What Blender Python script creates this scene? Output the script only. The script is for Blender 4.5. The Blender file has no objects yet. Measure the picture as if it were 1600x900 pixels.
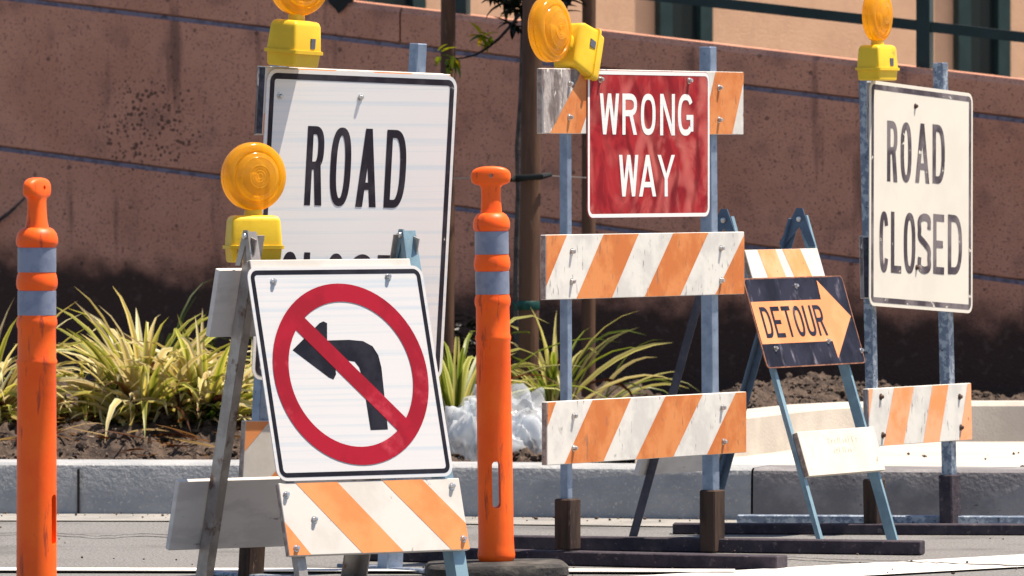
import bpy, bmesh, math, random
from mathutils import Vector, Matrix, noise
random.seed(7)
C = bpy.context.scene.collection
R = math.radians
V3 = Vector

# ------------------------------------------------------------------ camera, sky, sun, exposure
FPX, HOR, EYE = 12000.0, 250.0, 1.15        # focal length in photo pixels, horizon row, eye height
cam = bpy.data.objects.new('camera', bpy.data.cameras.new('camera'))
C.objects.link(cam)
cam.location = (0, 0, EYE); cam.rotation_euler = (R(90), 0, 0)
cam.data.sensor_width = 36; cam.data.lens = FPX / 1600 * 36
cam.data.shift_y = -(450 - HOR) / 1600
cam.data.clip_start = 0.5; cam.data.clip_end = 2000
cam.data.dof.use_dof = True; cam.data.dof.focus_distance = 21.3; cam.data.dof.aperture_fstop = 13
bpy.context.scene.camera = cam

SUN_EL, SUN_AZ = 68.0, 8.0                  # azimuth measured from +X towards +Y
world = bpy.data.worlds.new('World'); bpy.context.scene.world = world
world.use_nodes = True
nt = world.node_tree; nt.nodes.clear()
sky = nt.nodes.new('ShaderNodeTexSky'); sky.sky_type = 'NISHITA'; sky.sun_disc = False
sky.sun_elevation = R(SUN_EL); sky.sun_rotation = R(90 - SUN_AZ)
bg = nt.nodes.new('ShaderNodeBackground'); bg.inputs['Strength'].default_value = 0.078
wo = nt.nodes.new('ShaderNodeOutputWorld')
nt.links.new(sky.outputs[0], bg.inputs[0]); nt.links.new(bg.outputs[0], wo.inputs[0])
sd = bpy.data.lights.new('sun', 'SUN'); sd.energy = 5.0; sd.angle = R(0.5); sd.color = (1.0, 0.88, 0.73)
sun = bpy.data.objects.new('sun', sd); C.objects.link(sun)
to_sun = V3((math.cos(R(SUN_EL)) * math.cos(R(SUN_AZ)), math.cos(R(SUN_EL)) * math.sin(R(SUN_AZ)), math.sin(R(SUN_EL))))
sun.rotation_euler = to_sun.to_track_quat('Z', 'Y').to_euler(); sun.location = (5, 10, 20)
vs = bpy.context.scene.view_settings
vs.view_transform = 'Standard'; vs.look = 'None'; vs.exposure = 0.95; vs.gamma = 1.0
vs.use_curve_mapping = False

# ------------------------------------------------------------------ helpers
EYEV = V3((0, 0, EYE))
def at(px, py, d):
    return V3(((px - 800) * d / FPX, d, EYE - (py - HOR) * d / FPX))

class Frame:
    """A board plane: origin, yaw, backward lean, roll."""
    def __init__(s, o, yaw, lean=0.0, roll=0.0, flip=False):
        t, p, r = R(yaw), R(lean), R(roll)
        n = V3((math.sin(t), -math.cos(t), 0)); u0 = V3((math.cos(t), math.sin(t), 0))
        v0 = V3((0, 0, 1)) * math.cos(p) - n * math.sin(p)
        s.U = u0 * math.cos(r) - v0 * math.sin(r)
        s.V = u0 * math.sin(r) + v0 * math.cos(r)
        s.N = s.U.cross(s.V)
        s.O = V3(o)
    def p(s, u, v, w=0.0): return s.O + s.U * u + s.V * v + s.N * w
    def uv(s, px, py, w=0.0):
        d = V3(((px - 800) / FPX, 1, -(py - HOR) / FPX))
        o = s.O + s.N * w
        t = (o - EYEV).dot(s.N) / d.dot(s.N)
        q = EYEV + d * t - s.O
        return q.dot(s.U), q.dot(s.V)
    def rect(s, tl, tr, bl, br, w=0.0):
        a, b, c, d = [s.uv(*k, w) for k in (tl, tr, bl, br)]
        return (a[0] + c[0]) / 2, (b[0] + d[0]) / 2, (c[1] + d[1]) / 2, (a[1] + b[1]) / 2

def obj(name, bm, mats, parent=None, smooth=False, base=None):
    bmesh.ops.recalc_face_normals(bm, faces=bm.faces)
    me = bpy.data.meshes.new(name)
    b = V3(base) if base is not None else (root_of(parent).location if parent else V3((0, 0, 0)))
    bmesh.ops.translate(bm, verts=bm.verts, vec=-b)
    bm.to_mesh(me); bm.free()
    for m in (mats if isinstance(mats, (list, tuple)) else [mats]): me.materials.append(m)
    if smooth:
        for p in me.polygons: p.use_smooth = True
        try: me.set_sharp_from_angle(angle=R(40))
        except Exception: pass
    o = bpy.data.objects.new(name, me); C.objects.link(o)
    if parent: o.parent = parent
    else: o.location = b
    return o
def root_of(o):
    while o.parent: o = o.parent
    return o
def tag(o, label=None, cat=None, group=None, kind=None):
    for k, v in (('label', label), ('category', cat), ('group', group), ('kind', kind)):
        if v: o[k] = v
    return o
def thing(name, label, cat, loc, group=None):
    o = bpy.data.objects.new(name, None); C.objects.link(o); o.location = loc
    o.empty_display_size = 0.1
    return tag(o, label, cat, group)

def quadbox(bm, corners, mi=0):
    vs = [bm.verts.new(c) for c in corners]
    out = []
    for f in ((0, 1, 2, 3), (7, 6, 5, 4), (0, 4, 5, 1), (1, 5, 6, 2), (2, 6, 7, 3), (3, 7, 4, 0)):
        fc = bm.faces.new([vs[i] for i in f]); fc.material_index = mi; out.append(fc)
    return vs, out
def boxf(bm, F, u0, u1, v0, v1, w0, w1, mi=0):
    return quadbox(bm, [F.p(u0, v0, w0), F.p(u1, v0, w0), F.p(u1, v1, w0), F.p(u0, v1, w0),
                        F.p(u0, v0, w1), F.p(u1, v0, w1), F.p(u1, v1, w1), F.p(u0, v1, w1)], mi)
def bevel(bm, off, seg=1):
    bmesh.ops.bevel(bm, geom=[e for e in bm.edges], offset=off, segments=seg, affect='EDGES', profile=0.5)
def prism(bm, F, pts, w0, w1, mi=0):
    a = [bm.verts.new(F.p(u, v, w0)) for u, v in pts]; b = [bm.verts.new(F.p(u, v, w1)) for u, v in pts]
    f1 = bm.faces.new(a); f2 = bm.faces.new(list(reversed(b))); f1.material_index = f2.material_index = mi
    for i in range(len(pts)):
        j = (i + 1) % len(pts)
        f = bm.faces.new((a[i], b[i], b[j], a[j])); f.material_index = mi
def ring(bm, F, outer, inner, w, mi=0):
    n = len(outer)
    a = [bm.verts.new(F.p(u, v, w)) for u, v in outer]; b = [bm.verts.new(F.p(u, v, w)) for u, v in inner]
    for i in range(n):
        j = (i + 1) % n
        f = bm.faces.new((a[i], a[j], b[j], b[i])); f.material_index = mi
def rrect(u0, u1, v0, v1, r, k=6):
    out = []
    for cx, cy, a0 in ((u1 - r, v1 - r, 0), (u0 + r, v1 - r, 90), (u0 + r, v0 + r, 180), (u1 - r, v0 + r, 270)):
        for i in range(k + 1):
            a = R(a0 + 90 * i / k); out.append((cx + r * math.cos(a), cy + r * math.sin(a)))
    return out
def clip(poly, u0, u1, v0, v1):
    def cut(P, f, g):
        out = []
        for i in range(len(P)):
            a, b = P[i], P[(i + 1) % len(P)]
            fa, fb = f(a), f(b)
            if fa >= 0: out.append(a)
            if (fa >= 0) != (fb >= 0):
                t = fa / (fa - fb); out.append((a[0] + (b[0] - a[0]) * t, a[1] + (b[1] - a[1]) * t))
        return out
    for f in (lambda p: p[0] - u0, lambda p: u1 - p[0], lambda p: p[1] - v0, lambda p: v1 - p[1]):
        if poly: poly = cut(poly, f, None)
    return poly
def tube(bm, pts, rad, n=8, mi=0, cap=True):
    pts = [V3(p) for p in pts]; rings = []
    for i, p in enumerate(pts):
        t = (pts[min(i + 1, len(pts) - 1)] - pts[max(i - 1, 0)]).normalized()
        x = t.orthogonal().normalized() if i == 0 else (prev - t * prev.dot(t)).normalized()
        prev = x; y = t.cross(x)
        r = rad[i] if isinstance(rad, (list, tuple)) else rad
        rings.append([bm.verts.new(p + (x * math.cos(2 * math.pi * k / n) + y * math.sin(2 * math.pi * k / n)) * r) for k in range(n)])
    for a, b in zip(rings, rings[1:]):
        for k in range(n):
            f = bm.faces.new((a[k], a[(k + 1) % n], b[(k + 1) % n], b[k])); f.material_index = mi
    if cap:
        bm.faces.new(list(reversed(rings[0]))).material_index = mi; bm.faces.new(rings[-1]).material_index = mi
def lathe(bm, prof, M=Matrix(), n=32, mi=0):
    rings = []
    for r, z in prof:
        if r < 1e-6: rings.append([bm.verts.new(M @ V3((0, 0, z)))])
        else: rings.append([bm.verts.new(M @ V3((r * math.cos(2 * math.pi * k / n), r * math.sin(2 * math.pi * k / n), z))) for k in range(n)])
    for a, b in zip(rings, rings[1:]):
        for k in range(n):
            q = [a[k % len(a)], a[(k + 1) % len(a)], b[(k + 1) % len(b)], b[k % len(b)]]
            q = [v for i, v in enumerate(q) if v not in q[:i]]
            if len(q) > 2: bm.faces.new(q).material_index = mi
def loft(bm, secs, n=24, e=2.5, M=Matrix()):
    """stacked superellipse sections (z, rx, ry)"""
    rings = []
    for z, rx, ry in secs:
        rg = []
        for k in range(n):
            a = 2 * math.pi * k / n; c, s = math.cos(a), math.sin(a)
            rg.append(bm.verts.new(M @ V3((rx * math.copysign(abs(c) ** (2 / e), c), ry * math.copysign(abs(s) ** (2 / e), s), z))))
        rings.append(rg)
    for a, b in zip(rings, rings[1:]):
        for k in range(n): bm.faces.new((a[k], a[(k + 1) % n], b[(k + 1) % n], b[k]))
    bm.faces.new(list(reversed(rings[0]))); bm.faces.new(rings[-1])
def bool_cut(bm, cutters):
    """subtract closed cutters, hand back a new bmesh"""
    def tmp(b):
        bmesh.ops.recalc_face_normals(b, faces=b.faces)
        me = bpy.data.meshes.new('work'); b.to_mesh(me); b.free()
        o = bpy.data.objects.new('work', me); C.objects.link(o); return o
    a = tmp(bm); cs = [tmp(c) for c in cutters]
    for c in cs:
        m = a.modifiers.new('cut', 'BOOLEAN'); m.object = c; m.operation = 'DIFFERENCE'; m.solver = 'EXACT'
    dg = bpy.context.evaluated_depsgraph_get(); dg.update()
    out = bmesh.new(); me = bpy.data.meshes.new_from_object(a.evaluated_get(dg)); out.from_mesh(me)
    for o in [a] + cs:
        m = o.data; bpy.data.objects.remove(o); bpy.data.meshes.remove(m)
    bpy.data.meshes.remove(me)
    return out

# ------------------------------------------------------------------ materials
def mat(name, c1, c2=None, scale=12, lo=.42, hi=.6, c3=None, scale3=60, lo3=.62, hi3=.68, rough=.6, metal=0.0, bump=0.0, bscale=80,
        stretch=(1, 1, 1), rot=(0, 0, 0), spec=.22, coat=0.0, trans=0.0, transl=0.0, detail=6, stretch3=None, dist=0.0):
    m = bpy.data.materials.new(name); m.use_nodes = True
    n, l = m.node_tree.nodes, m.node_tree.links
    b = n['Principled BSDF']
    b.inputs['Roughness'].default_value = rough; b.inputs['Metallic'].default_value = metal
    b.inputs['Specular IOR Level'].default_value = spec; b.inputs['Coat Weight'].default_value = coat
    b.inputs['Transmission Weight'].default_value = trans
    tc = n.new('ShaderNodeTexCoord'); mp = n.new('ShaderNodeMapping')
    mp.inputs['Scale'].default_value = stretch; mp.inputs['Rotation'].default_value = rot
    l.new(tc.outputs['Object'], mp.inputs[0])
    def rgb(c): return (*c, 1)
    col = None
    def layer(col, base, c, scale, lo, hi, src, sd):
        nz = n.new('ShaderNodeTexNoise'); nz.inputs['Scale'].default_value = scale; nz.inputs['Detail'].default_value = detail
        nz.inputs['Roughness'].default_value = .62; nz.inputs['Distortion'].default_value = dist
        l.new(src.outputs[0], nz.inputs['Vector'])
        rp = n.new('ShaderNodeMapRange'); rp.inputs[1].default_value = lo; rp.inputs[2].default_value = hi; rp.interpolation_type = 'SMOOTHSTEP'
        l.new(nz.outputs[0], rp.inputs[0])
        mx = n.new('ShaderNodeMix'); mx.data_type = 'RGBA'
        l.new(rp.outputs[0], mx.inputs[0])
        if col is None: mx.inputs[6].default_value = rgb(base)
        else: l.new(col, mx.inputs[6])
        mx.inputs[7].default_value = rgb(c)
        return mx.outputs[2]
    if c2: col = layer(col, c1, c2, scale, lo, hi, mp, 0)
    if c3:
        mp3 = mp
        if stretch3:
            mp3 = n.new('ShaderNodeMapping'); mp3.inputs['Scale'].default_value = stretch3; mp3.inputs['Location'].default_value = (3.1, 1.7, 5.2)
            l.new(tc.outputs['Object'], mp3.inputs[0])
        col = layer(col, c1, c3, scale3, lo3, hi3, mp3, 0)
    if col is None: b.inputs['Base Color'].default_value = rgb(c1)
    else: l.new(col, b.inputs['Base Color'])
    if bump:
        nz = n.new('ShaderNodeTexNoise'); nz.inputs['Scale'].default_value = bscale; nz.inputs['Detail'].default_value = 6
        l.new(mp.outputs[0], nz.inputs['Vector'])
        bp = n.new('ShaderNodeBump'); bp.inputs['Strength'].default_value = min(1, bump); bp.inputs['Distance'].default_value = .01 * max(1, bump)
        l.new(nz.outputs[0], bp.inputs['Height']); l.new(bp.outputs[0], b.inputs['Normal'])
    if transl:
        t = n.new('ShaderNodeBsdfTranslucent'); mxs = n.new('ShaderNodeMixShader'); mxs.inputs[0].default_value = transl
        if col is None: t.inputs[0].default_value = rgb(c1)
        else: l.new(col, t.inputs[0])
        l.new(b.outputs[0], mxs.inputs[1]); l.new(t.outputs[0], mxs.inputs[2])
        l.new(mxs.outputs[0], n['Material Output'].inputs[0])
    return m
def leafmat(name, transl=.35):
    """leaf colour comes from a per-leaf colour attribute"""
    m = bpy.data.materials.new(name); m.use_nodes = True
    n, l = m.node_tree.nodes, m.node_tree.links
    b = n['Principled BSDF']; b.inputs['Roughness'].default_value = .45; b.inputs['Specular IOR Level'].default_value = .4
    a = n.new('ShaderNodeAttribute'); a.attribute_name = 'leaf_colour'
    t = n.new('ShaderNodeBsdfTranslucent'); mx = n.new('ShaderNodeMixShader'); mx.inputs[0].default_value = transl
    l.new(a.outputs['Color'], b.inputs['Base Color']); l.new(a.outputs['Color'], t.inputs[0])
    l.new(b.outputs[0], mx.inputs[1]); l.new(t.outputs[0], mx.inputs[2]); l.new(mx.outputs[0], n['Material Output'].inputs[0])
    return m

M = {}
M['asphalt'] = mat('asphalt', (.118, .116, .118), (.21, .205, .20), 110, .42, .58, (.085, .08, .08), 1.6, .50, .72, rough=.9, bump=.5, bscale=160)
M['gutter'] = mat('gutter_concrete', (.28, .268, .25), (.20, .193, .185), 5, .4, .65, (.10, .095, .09), 130, .60, .68, rough=.9, bump=.3, bscale=120)
M['kerb'] = mat('kerb_concrete', (.33, .335, .345), (.26, .27, .285), 6, .4, .65, (.46, .45, .42), 90, .58, .68, rough=.9, bump=.6, bscale=70)
M['kerb_old'] = mat('stained_kerb_concrete', (.25, .24, .245), (.16, .152, .16), 5, .38, .6, (.07, .065, .065), 45, .64, .72, rough=.9, bump=.6, bscale=70)
M['walk'] = mat('walk_concrete', (.50, .455, .40), (.42, .38, .335), 4, .4, .65, (.22, .2, .18), 60, .68, .74, rough=.9, bump=.2, bscale=100)
M['paint'] = mat('road_paint', (.70, .68, .65), (.56, .54, .52), 12, .42, .6, (.2, .19, .185), 55, .62, .68, rough=.75)
M['soil'] = mat('soil', (.085, .06, .046), (.036, .026, .022), 14, .4, .62, (.17, .125, .095), 90, .58, .68, rough=1, bump=1.6, bscale=45)
M['clod'] = mat('clod_soil', (.115, .082, .06), (.05, .036, .03), 30, .4, .6, (.24, .18, .14), 80, .6, .7, rough=1, bump=1, bscale=120)
M['terrace'] = mat('terrace_concrete', (.35, .3, .26), (.3, .26, .22), 3, rough=.9)
M['stucco_hi'] = mat('tan_stucco', (.60, .385, .255), (.54, .34, .225), 3, .4, .65, (.44, .28, .19), 90, .6, .7, rough=.95, bump=.5, bscale=150)
M['green'] = mat('green_frame_paint', (.018, .038, .040), (.014, .03, .032), 8, rough=.4)
M['darkpane'] = mat('dark_pane', (.012, .018, .02), rough=.15)
M['reveal'] = mat('reveal_strip_metal', (.20, .185, .25), (.12, .11, .155), 30, .45, .6, (.05, .045, .05), 20, .6, .7, rough=.5, metal=.25)
M['reveal_dark'] = mat('groove_dark', (.03, .025, .025), rough=1)
M['orange_pl'] = mat('orange_plastic', (.92, .125, .008), (.88, .095, .006), 6, .4, .65, (.40, .055, .02), 30, .57, .70, rough=.45, spec=.3, stretch3=(1.3, 1.3, .22), bump=.04, bscale=60)
M['band'] = mat('silver_reflective_band', (.22, .25, .34), (.18, .21, .30), 30, .45, .6, (.07, .07, .1), 35, .68, .73, rough=.42, metal=.25, stretch3=(1, 1, 1))
M['rubber'] = mat('black_rubber', (.03, .029, .03), (.10, .092, .082), 12, .45, .68, rough=.85, bump=.3, bscale=90)
M['white_sheet'] = mat('white_sign_sheeting', (.74, .72, .71), (.62, .66, .70), 2.6, .46, .66, (.46, .45, .46), 13, .66, .82, rough=.38, stretch=(.25, .25, 26), stretch3=(1, 1, .35))
M['white_sheet_old'] = mat('faded_sign_sheeting', (.66, .615, .54), (.62, .58, .51), 4, .42, .62, (.42, .43, .45), 8, .62, .85, rough=.45, stretch3=(1.6, 1.6, .3))
M['black_ink'] = mat('black_sign_ink', (.008, .008, .014), (.018, .017, .026), 9, .42, .62, rough=.5, spec=.12)
M['black_worn'] = mat('worn_black_sign_ink', (.020, .016, .024), (.042, .036, .046), 9, .42, .62, (.5, .48, .47), 22, .68, .73, rough=.5, spec=.12)
M['black_faded'] = mat('faded_black_sign_ink', (.055, .044, .055), (.17, .145, .155), 7, .42, .62, (.60, .56, .50), 22, .63, .69, rough=.5, spec=.12, stretch3=(1, 1, 1.6))
M['red_ink'] = mat('red_prohibition_ink', (.31, .004, .018), (.25, .003, .014), 7, .45, .6, (.42, .035, .055), 9, .56, .72, rough=.45)
M['red_sheet'] = mat('red_sign_sheeting', (.19, .004, .010), (.33, .014, .020), 3.5, .40, .60, (.45, .11, .095), 3.6, .48, .74, rough=.5, spec=.12, stretch3=(1.3, 1.3, .8), dist=2.2)
M['sign_back'] = mat('aluminium_edge', (.55, .55, .56), (.42, .42, .44), 20, rough=.4, metal=.5)
M['cream'] = mat('white_board_paint', (.60, .57, .53), (.53, .50, .46), 6, .42, .62, (.36, .33, .3), 34, .66, .71, rough=.6, bump=.03, bscale=50, stretch3=(1, 1, .6))
M['cream_bare'] = mat('blank_cream_board', (.66, .595, .50), (.58, .52, .44), 6, .42, .62, (.3, .25, .2), 30, .66, .71, rough=.65, stretch3=(1, 1, .5))
M['scrawl'] = mat('faded_scrawl_ink', (.44, .38, .31), (.60, .53, .45), 30, .4, .6, rough=.7)
M['cream_worn'] = mat('worn_white_board_paint', (.64, .62, .58), (.53, .515, .49), 9, .42, .62, (.24, .22, .21), 44, .61, .69, rough=.65, bump=.05, bscale=60, stretch3=(1.5, 1.5, .4))
M['orange_str'] = mat('orange_stripe', (.70, .275, .10), (.64, .215, .07), 7, .4, .6, (.5, .14, .04), 22, .66, .75, rough=.55)
M['orange_worn'] = mat('worn_orange_stripe', (.60, .225, .075), (.50, .15, .04), 8, .4, .6, (.30, .13, .07), 34, .57, .70, rough=.6, stretch3=(1.6, 1.6, .5))
M['orange_fade'] = mat('faded_orange_stripe', (.82, .36, .19), (.74, .27, .10), 7, .42, .62, (.3, .12, .08), 40, .66, .71, rough=.6)
M['det_navy'] = mat('dark_detour_sheet', (.010, .010, .018), (.022, .022, .038), 9, .4, .6, (.17, .155, .19), 24, .56, .76, rough=.5, spec=.08, stretch3=(1, 1, .35))
M['det_orange'] = mat('detour_orange', (.70, .30, .13), (.66, .25, .10), 8, .4, .6, rough=.45)
M['det_rust'] = mat('detour_rust_edge', (.26, .12, .075), (.14, .06, .04), 25, rough=.7)
M['wood_back'] = mat('bare_board_back', (.66, .62, .58), (.56, .52, .49), 6, .42, .62, (.2, .14, .13), 14, .66, .74, rough=.8, stretch=(1, 1, 3))
M['wood_end'] = mat('board_end_wood', (.42, .35, .3), (.25, .19, .16), 50, .4, .6, rough=.9)
M['board_end_dark'] = mat('dark_board_end', (.035, .035, .045), (.07, .07, .09), 30, rough=.8)
M['peeled'] = mat('peeled_weathered_wood', (.36, .32, .31), (.16, .13, .125), 22, .42, .58, (.62, .58, .55), 40, .58, .64, rough=.9, stretch=(1, 1, .4), bump=.6, bscale=60)
M['galv'] = mat('galvanised_steel', (.25, .31, .42), (.19, .245, .34), 25, .4, .62, (.12, .15, .22), 50, .62, .7, rough=.42, metal=.55)
M['galv_dark'] = mat('speckled_galvanised_steel', (.16, .2, .27), (.34, .39, .46), 45, .48, .56, (.06, .07, .1), 60, .6, .66, rough=.45, metal=.5)
M['bluesteel'] = mat('sky_tinted_steel', (.22, .335, .40), (.17, .26, .32), 12, .42, .62, (.4, .4, .4), 40, .66, .72, rough=.4, metal=.2)  # blue sky reflection put into the base colour of galvanised legs
M['bluesteel_dk'] = mat('dull_sky_tinted_steel', (.10, .15, .22), (.075, .11, .17), 14, .42, .62, (.2, .17, .2), 40, .64, .7, rough=.45, metal=.25)  # darker leg steel, blue of the reflected sky put into its colour too
M['skid_steel'] = mat('dark_painted_steel', (.055, .055, .075), (.085, .08, .1), 14, rough=.5, metal=.2)
M['brownsteel'] = mat('rusty_steel', (.30, .27, .25), (.40, .37, .35), 14, .42, .6, (.14, .08, .06), 16, .56, .70, rough=.45, metal=.5)
M['stub'] = mat('dark_timber', (.06, .038, .028), (.032, .02, .017), 16, .42, .6, (.24, .15, .10), 30, .62, .7, rough=.85, stretch=(1, 1, .2), bump=.4, bscale=60)
M['skid'] = mat('weathered_skid_timber', (.055, .045, .055), (.036, .03, .04), 18, .42, .6, (.11, .09, .095), 50, .6, .68, rough=.9, bump=.4, bscale=70)
M['bolt'] = mat('zinc_bolt', (.62, .62, .62), (.4, .37, .35), 90, rough=.3, metal=.9)
M['rustbolt'] = mat('rusty_bolt', (.07, .05, .05), (.15, .09, .06), 90, rough=.7, metal=.4)
M['yellow'] = mat('yellow_case_plastic', (.76, .50, .03), (.68, .43, .025), 8, .4, .62, (.36, .25, .06), 26, .62, .74, rough=.42, bump=.04, bscale=60)
M['bulb'] = mat('bulb_holder', (.82, .62, .3), (.75, .5, .2), 20, rough=.3)
M['latch'] = mat('latch_grey', (.12, .13, .18), rough=.4, metal=.4)
M['stake'] = mat('tree_stake_wood', (.125, .066, .042), (.075, .04, .027), 12, .42, .6, (.2, .12, .08), 30, .62, .7, rough=.85, stretch=(1, 1, .15), bump=.3, bscale=50)
M['bark'] = mat('sapling_bark', (.10, .08, .075), (.055, .045, .045), 30, .42, .6, rough=.9, bump=.5, bscale=90)
M['tie'] = mat('black_tie_rubber', (.015, .017, .016), rough=.6)
M['tie_green'] = mat('green_tie_tape', (.01, .075, .06), (.008, .045, .04), 20, rough=.5)
M['wire'] = mat('thin_wire', (.35, .34, .33), rough=.4, metal=.7)
M['leaf'] = leafmat('strap_leaf', .42)
M['tleaf'] = leafmat('tree_leaf', .3)

def lens_material():
    m = bpy.data.materials.new('amber_lens'); m.use_nodes = True
    n, l = m.node_tree.nodes, m.node_tree.links
    b = n['Principled BSDF']; b.inputs['Base Color'].default_value = (.94, .48, .035, 1); b.inputs['Roughness'].default_value = .16
    b.inputs['Coat Weight'].default_value = .5; b.inputs['Coat Roughness'].default_value = .08
    t = n.new('ShaderNodeBsdfTranslucent'); t.inputs[0].default_value = (1.0, .63, .05, 1)
    mx = n.new('ShaderNodeMixShader'); mx.inputs[0].default_value = .5
    l.new(b.outputs[0], mx.inputs[1]); l.new(t.outputs[0], mx.inputs[2])
    tr = n.new('ShaderNodeBsdfTransparent'); tr.inputs[0].default_value = (1.0, .72, .12, 1)
    m2 = n.new('ShaderNodeMixShader'); m2.inputs[0].default_value = .42
    l.new(mx.outputs[0], m2.inputs[1]); l.new(tr.outputs[0], m2.inputs[2]); l.new(m2.outputs[0], n['Material Output'].inputs[0])
    return m
M['lens'] = lens_material()

def clear_plastic():
    m = bpy.data.materials.new('clear_film'); m.use_nodes = True
    n, l = m.node_tree.nodes, m.node_tree.links
    b = n['Principled BSDF']; b.inputs['Base Color'].default_value = (.80, .84, .88, 1); b.inputs['Roughness'].default_value = .06; b.inputs['Coat Weight'].default_value = 1.0
    t = n.new('ShaderNodeBsdfTransparent'); t.inputs[0].default_value = (.93, .95, .96, 1)
    tl = n.new('ShaderNodeBsdfTranslucent'); tl.inputs[0].default_value = (.85, .87, .9, 1)
    m1 = n.new('ShaderNodeMixShader'); m1.inputs[0].default_value = .40
    l.new(b.outputs[0], m1.inputs[1]); l.new(tl.outputs[0], m1.inputs[2])
    tc = n.new('ShaderNodeTexCoord'); nz = n.new('ShaderNodeTexNoise'); nz.inputs['Scale'].default_value = 7
    l.new(tc.outputs['Object'], nz.inputs['Vector'])
    rp = n.new('ShaderNodeMapRange'); rp.inputs[1].default_value = .35; rp.inputs[2].default_value = .65
    rp.inputs[3].default_value = .12; rp.inputs[4].default_value = .66
    l.new(nz.outputs[0], rp.inputs[0])
    mx = n.new('ShaderNodeMixShader'); l.new(rp.outputs[0], mx.inputs[0])
    l.new(m1.outputs[0], mx.inputs[2]); l.new(t.outputs[0], mx.inputs[1]); l.new(mx.outputs[0], n['Material Output'].inputs[0])
    return m
M['film'] = clear_plastic()

def wall_material(zlow):
    """brown-pink stucco, dark foot with a ragged edge, sprays of dark spots, faint runs"""
    m = mat('wall_stucco', (.62, .30, .20), (.53, .245, .16), 2.2, .38, .64, (.22, .105, .08), 105, .54, .66, rough=.97, bump=.7, bscale=110)
    n, l = m.node_tree.nodes, m.node_tree.links
    b = n['Principled BSDF']; src = b.inputs['Base Color'].links[0].from_socket
    tc = n.new('ShaderNodeTexCoord'); sx = n.new('ShaderNodeSeparateXYZ'); l.new(tc.outputs['Object'], sx.inputs[0])
    def math_(op, a, bb=None, c=None):
        k = n.new('ShaderNodeMath'); k.operation = op
        for i, q in enumerate((a, bb, c)):
            if q is None: continue
            if isinstance(q, (int, float)): k.inputs[i].default_value = q
            else: l.new(q, k.inputs[i])
        return k.outputs[0]
    def noise_(scale, det=5, st=None):
        k = n.new('ShaderNodeTexNoise'); k.inputs['Scale'].default_value = scale; k.inputs['Detail'].default_value = det
        if st:
            mp = n.new('ShaderNodeMapping'); mp.inputs['Scale'].default_value = st; l.new(tc.outputs['Object'], mp.inputs[0]); l.new(mp.outputs[0], k.inputs['Vector'])
        else: l.new(tc.outputs['Object'], k.inputs['Vector'])
        return k.outputs[0]
    def mixc(col, fac, c):
        k = n.new('ShaderNodeMix'); k.data_type = 'RGBA'; l.new(fac, k.inputs[0]); l.new(col, k.inputs[6]); k.inputs[7].default_value = (*c, 1)
        return k.outputs[2]
    def smooth(x, lo, hi):
        k = n.new('ShaderNodeMapRange'); k.interpolation_type = 'SMOOTHSTEP'; k.inputs[1].default_value = lo; k.inputs[2].default_value = hi
        l.new(x, k.inputs[0]); return k.outputs[0]
    src = mixc(src, math_('MULTIPLY', smooth(noise_(7, 7), .50, .72), .45), (.21, .11, .09))
    # runs down the wall
    run = smooth(noise_(1, 6, (9, 9, .9)), .60, .74)
    src = mixc(src, math_('MULTIPLY', run, .7), (.12, .065, .055))
    # spray of spots about one place on the left part of the wall
    vo = n.new('ShaderNodeTexVoronoi'); vo.inputs['Scale'].default_value = 48; l.new(tc.outputs['Object'], vo.inputs['Vector'])
    dx = math_('SUBTRACT', sx.outputs[0], -1.44); dz = math_('SUBTRACT', sx.outputs[2], 1.00)
    rr = math_('SQRT', math_('ADD', math_('MULTIPLY', dx, dx), math_('MULTIPLY', math_('MULTIPLY', dz, dz), 1.2)))
    near = math_('SUBTRACT', 1.0, smooth(rr, .05, .42))
    dens = math_('MULTIPLY', near, noise_(11, 3))
    thr = math_('MULTIPLY_ADD', dens, .75, -.02)
    spot = math_('GREATER_THAN', thr, math_('MULTIPLY', vo.outputs['Distance'], 1.0))
    src = mixc(src, math_('MULTIPLY', spot, .75), (.045, .026, .024))
    # sparse spots everywhere
    v2 = n.new('ShaderNodeTexVoronoi'); v2.inputs['Scale'].default_value = 9; l.new(tc.outputs['Object'], v2.inputs['Vector'])
    sp2 = math_('LESS_THAN', v2.outputs['Distance'], .085)
    src = mixc(src, math_('MULTIPLY', sp2, .6), (.07, .04, .035))
    # darker foot below a ragged, sloping edge
    edge = math_('ADD', math_('MULTIPLY_ADD', sx.outputs[0], -.052, zlow), math_('MULTIPLY', math_('SUBTRACT', noise_(9, 9), .5), .26))
    foot = smooth(math_('SUBTRACT', edge, sx.outputs[2]), -.09, .085)
    src = mixc(src, math_('MULTIPLY', foot, .97), (.050, .031, .026))
    foot2 = math_('MULTIPLY', foot, smooth(noise_(30, 6), .56, .68))
    src = mixc(src, math_('MULTIPLY', foot2, .45), (.13, .085, .07))
    l.new(src, b.inputs['Base Color'])
    return m

# ------------------------------------------------------------------ the ground
M['sheet_dimmed'] = mat('white_sign_sheeting_low', (.56, .55, .555), (.46, .50, .545), 2.6, .46, .66, (.40, .39, .40), 11, .66, .82, rough=.4, stretch=(.25, .25, 26), stretch3=(1, 1, .35))  # white sheeting darkened in colour to offset strong sun on the leaning sign
def sheet(name, pts, m, z):
    bm = bmesh.new(); bm.faces.new([bm.verts.new((x, y, z)) for x, y in pts])
    return tag(obj(name, bm, m), kind='structure')
sheet('road', [(-400, -300), (400, -300), (400, 700), (-400, 700)], M['asphalt'], 0)

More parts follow.
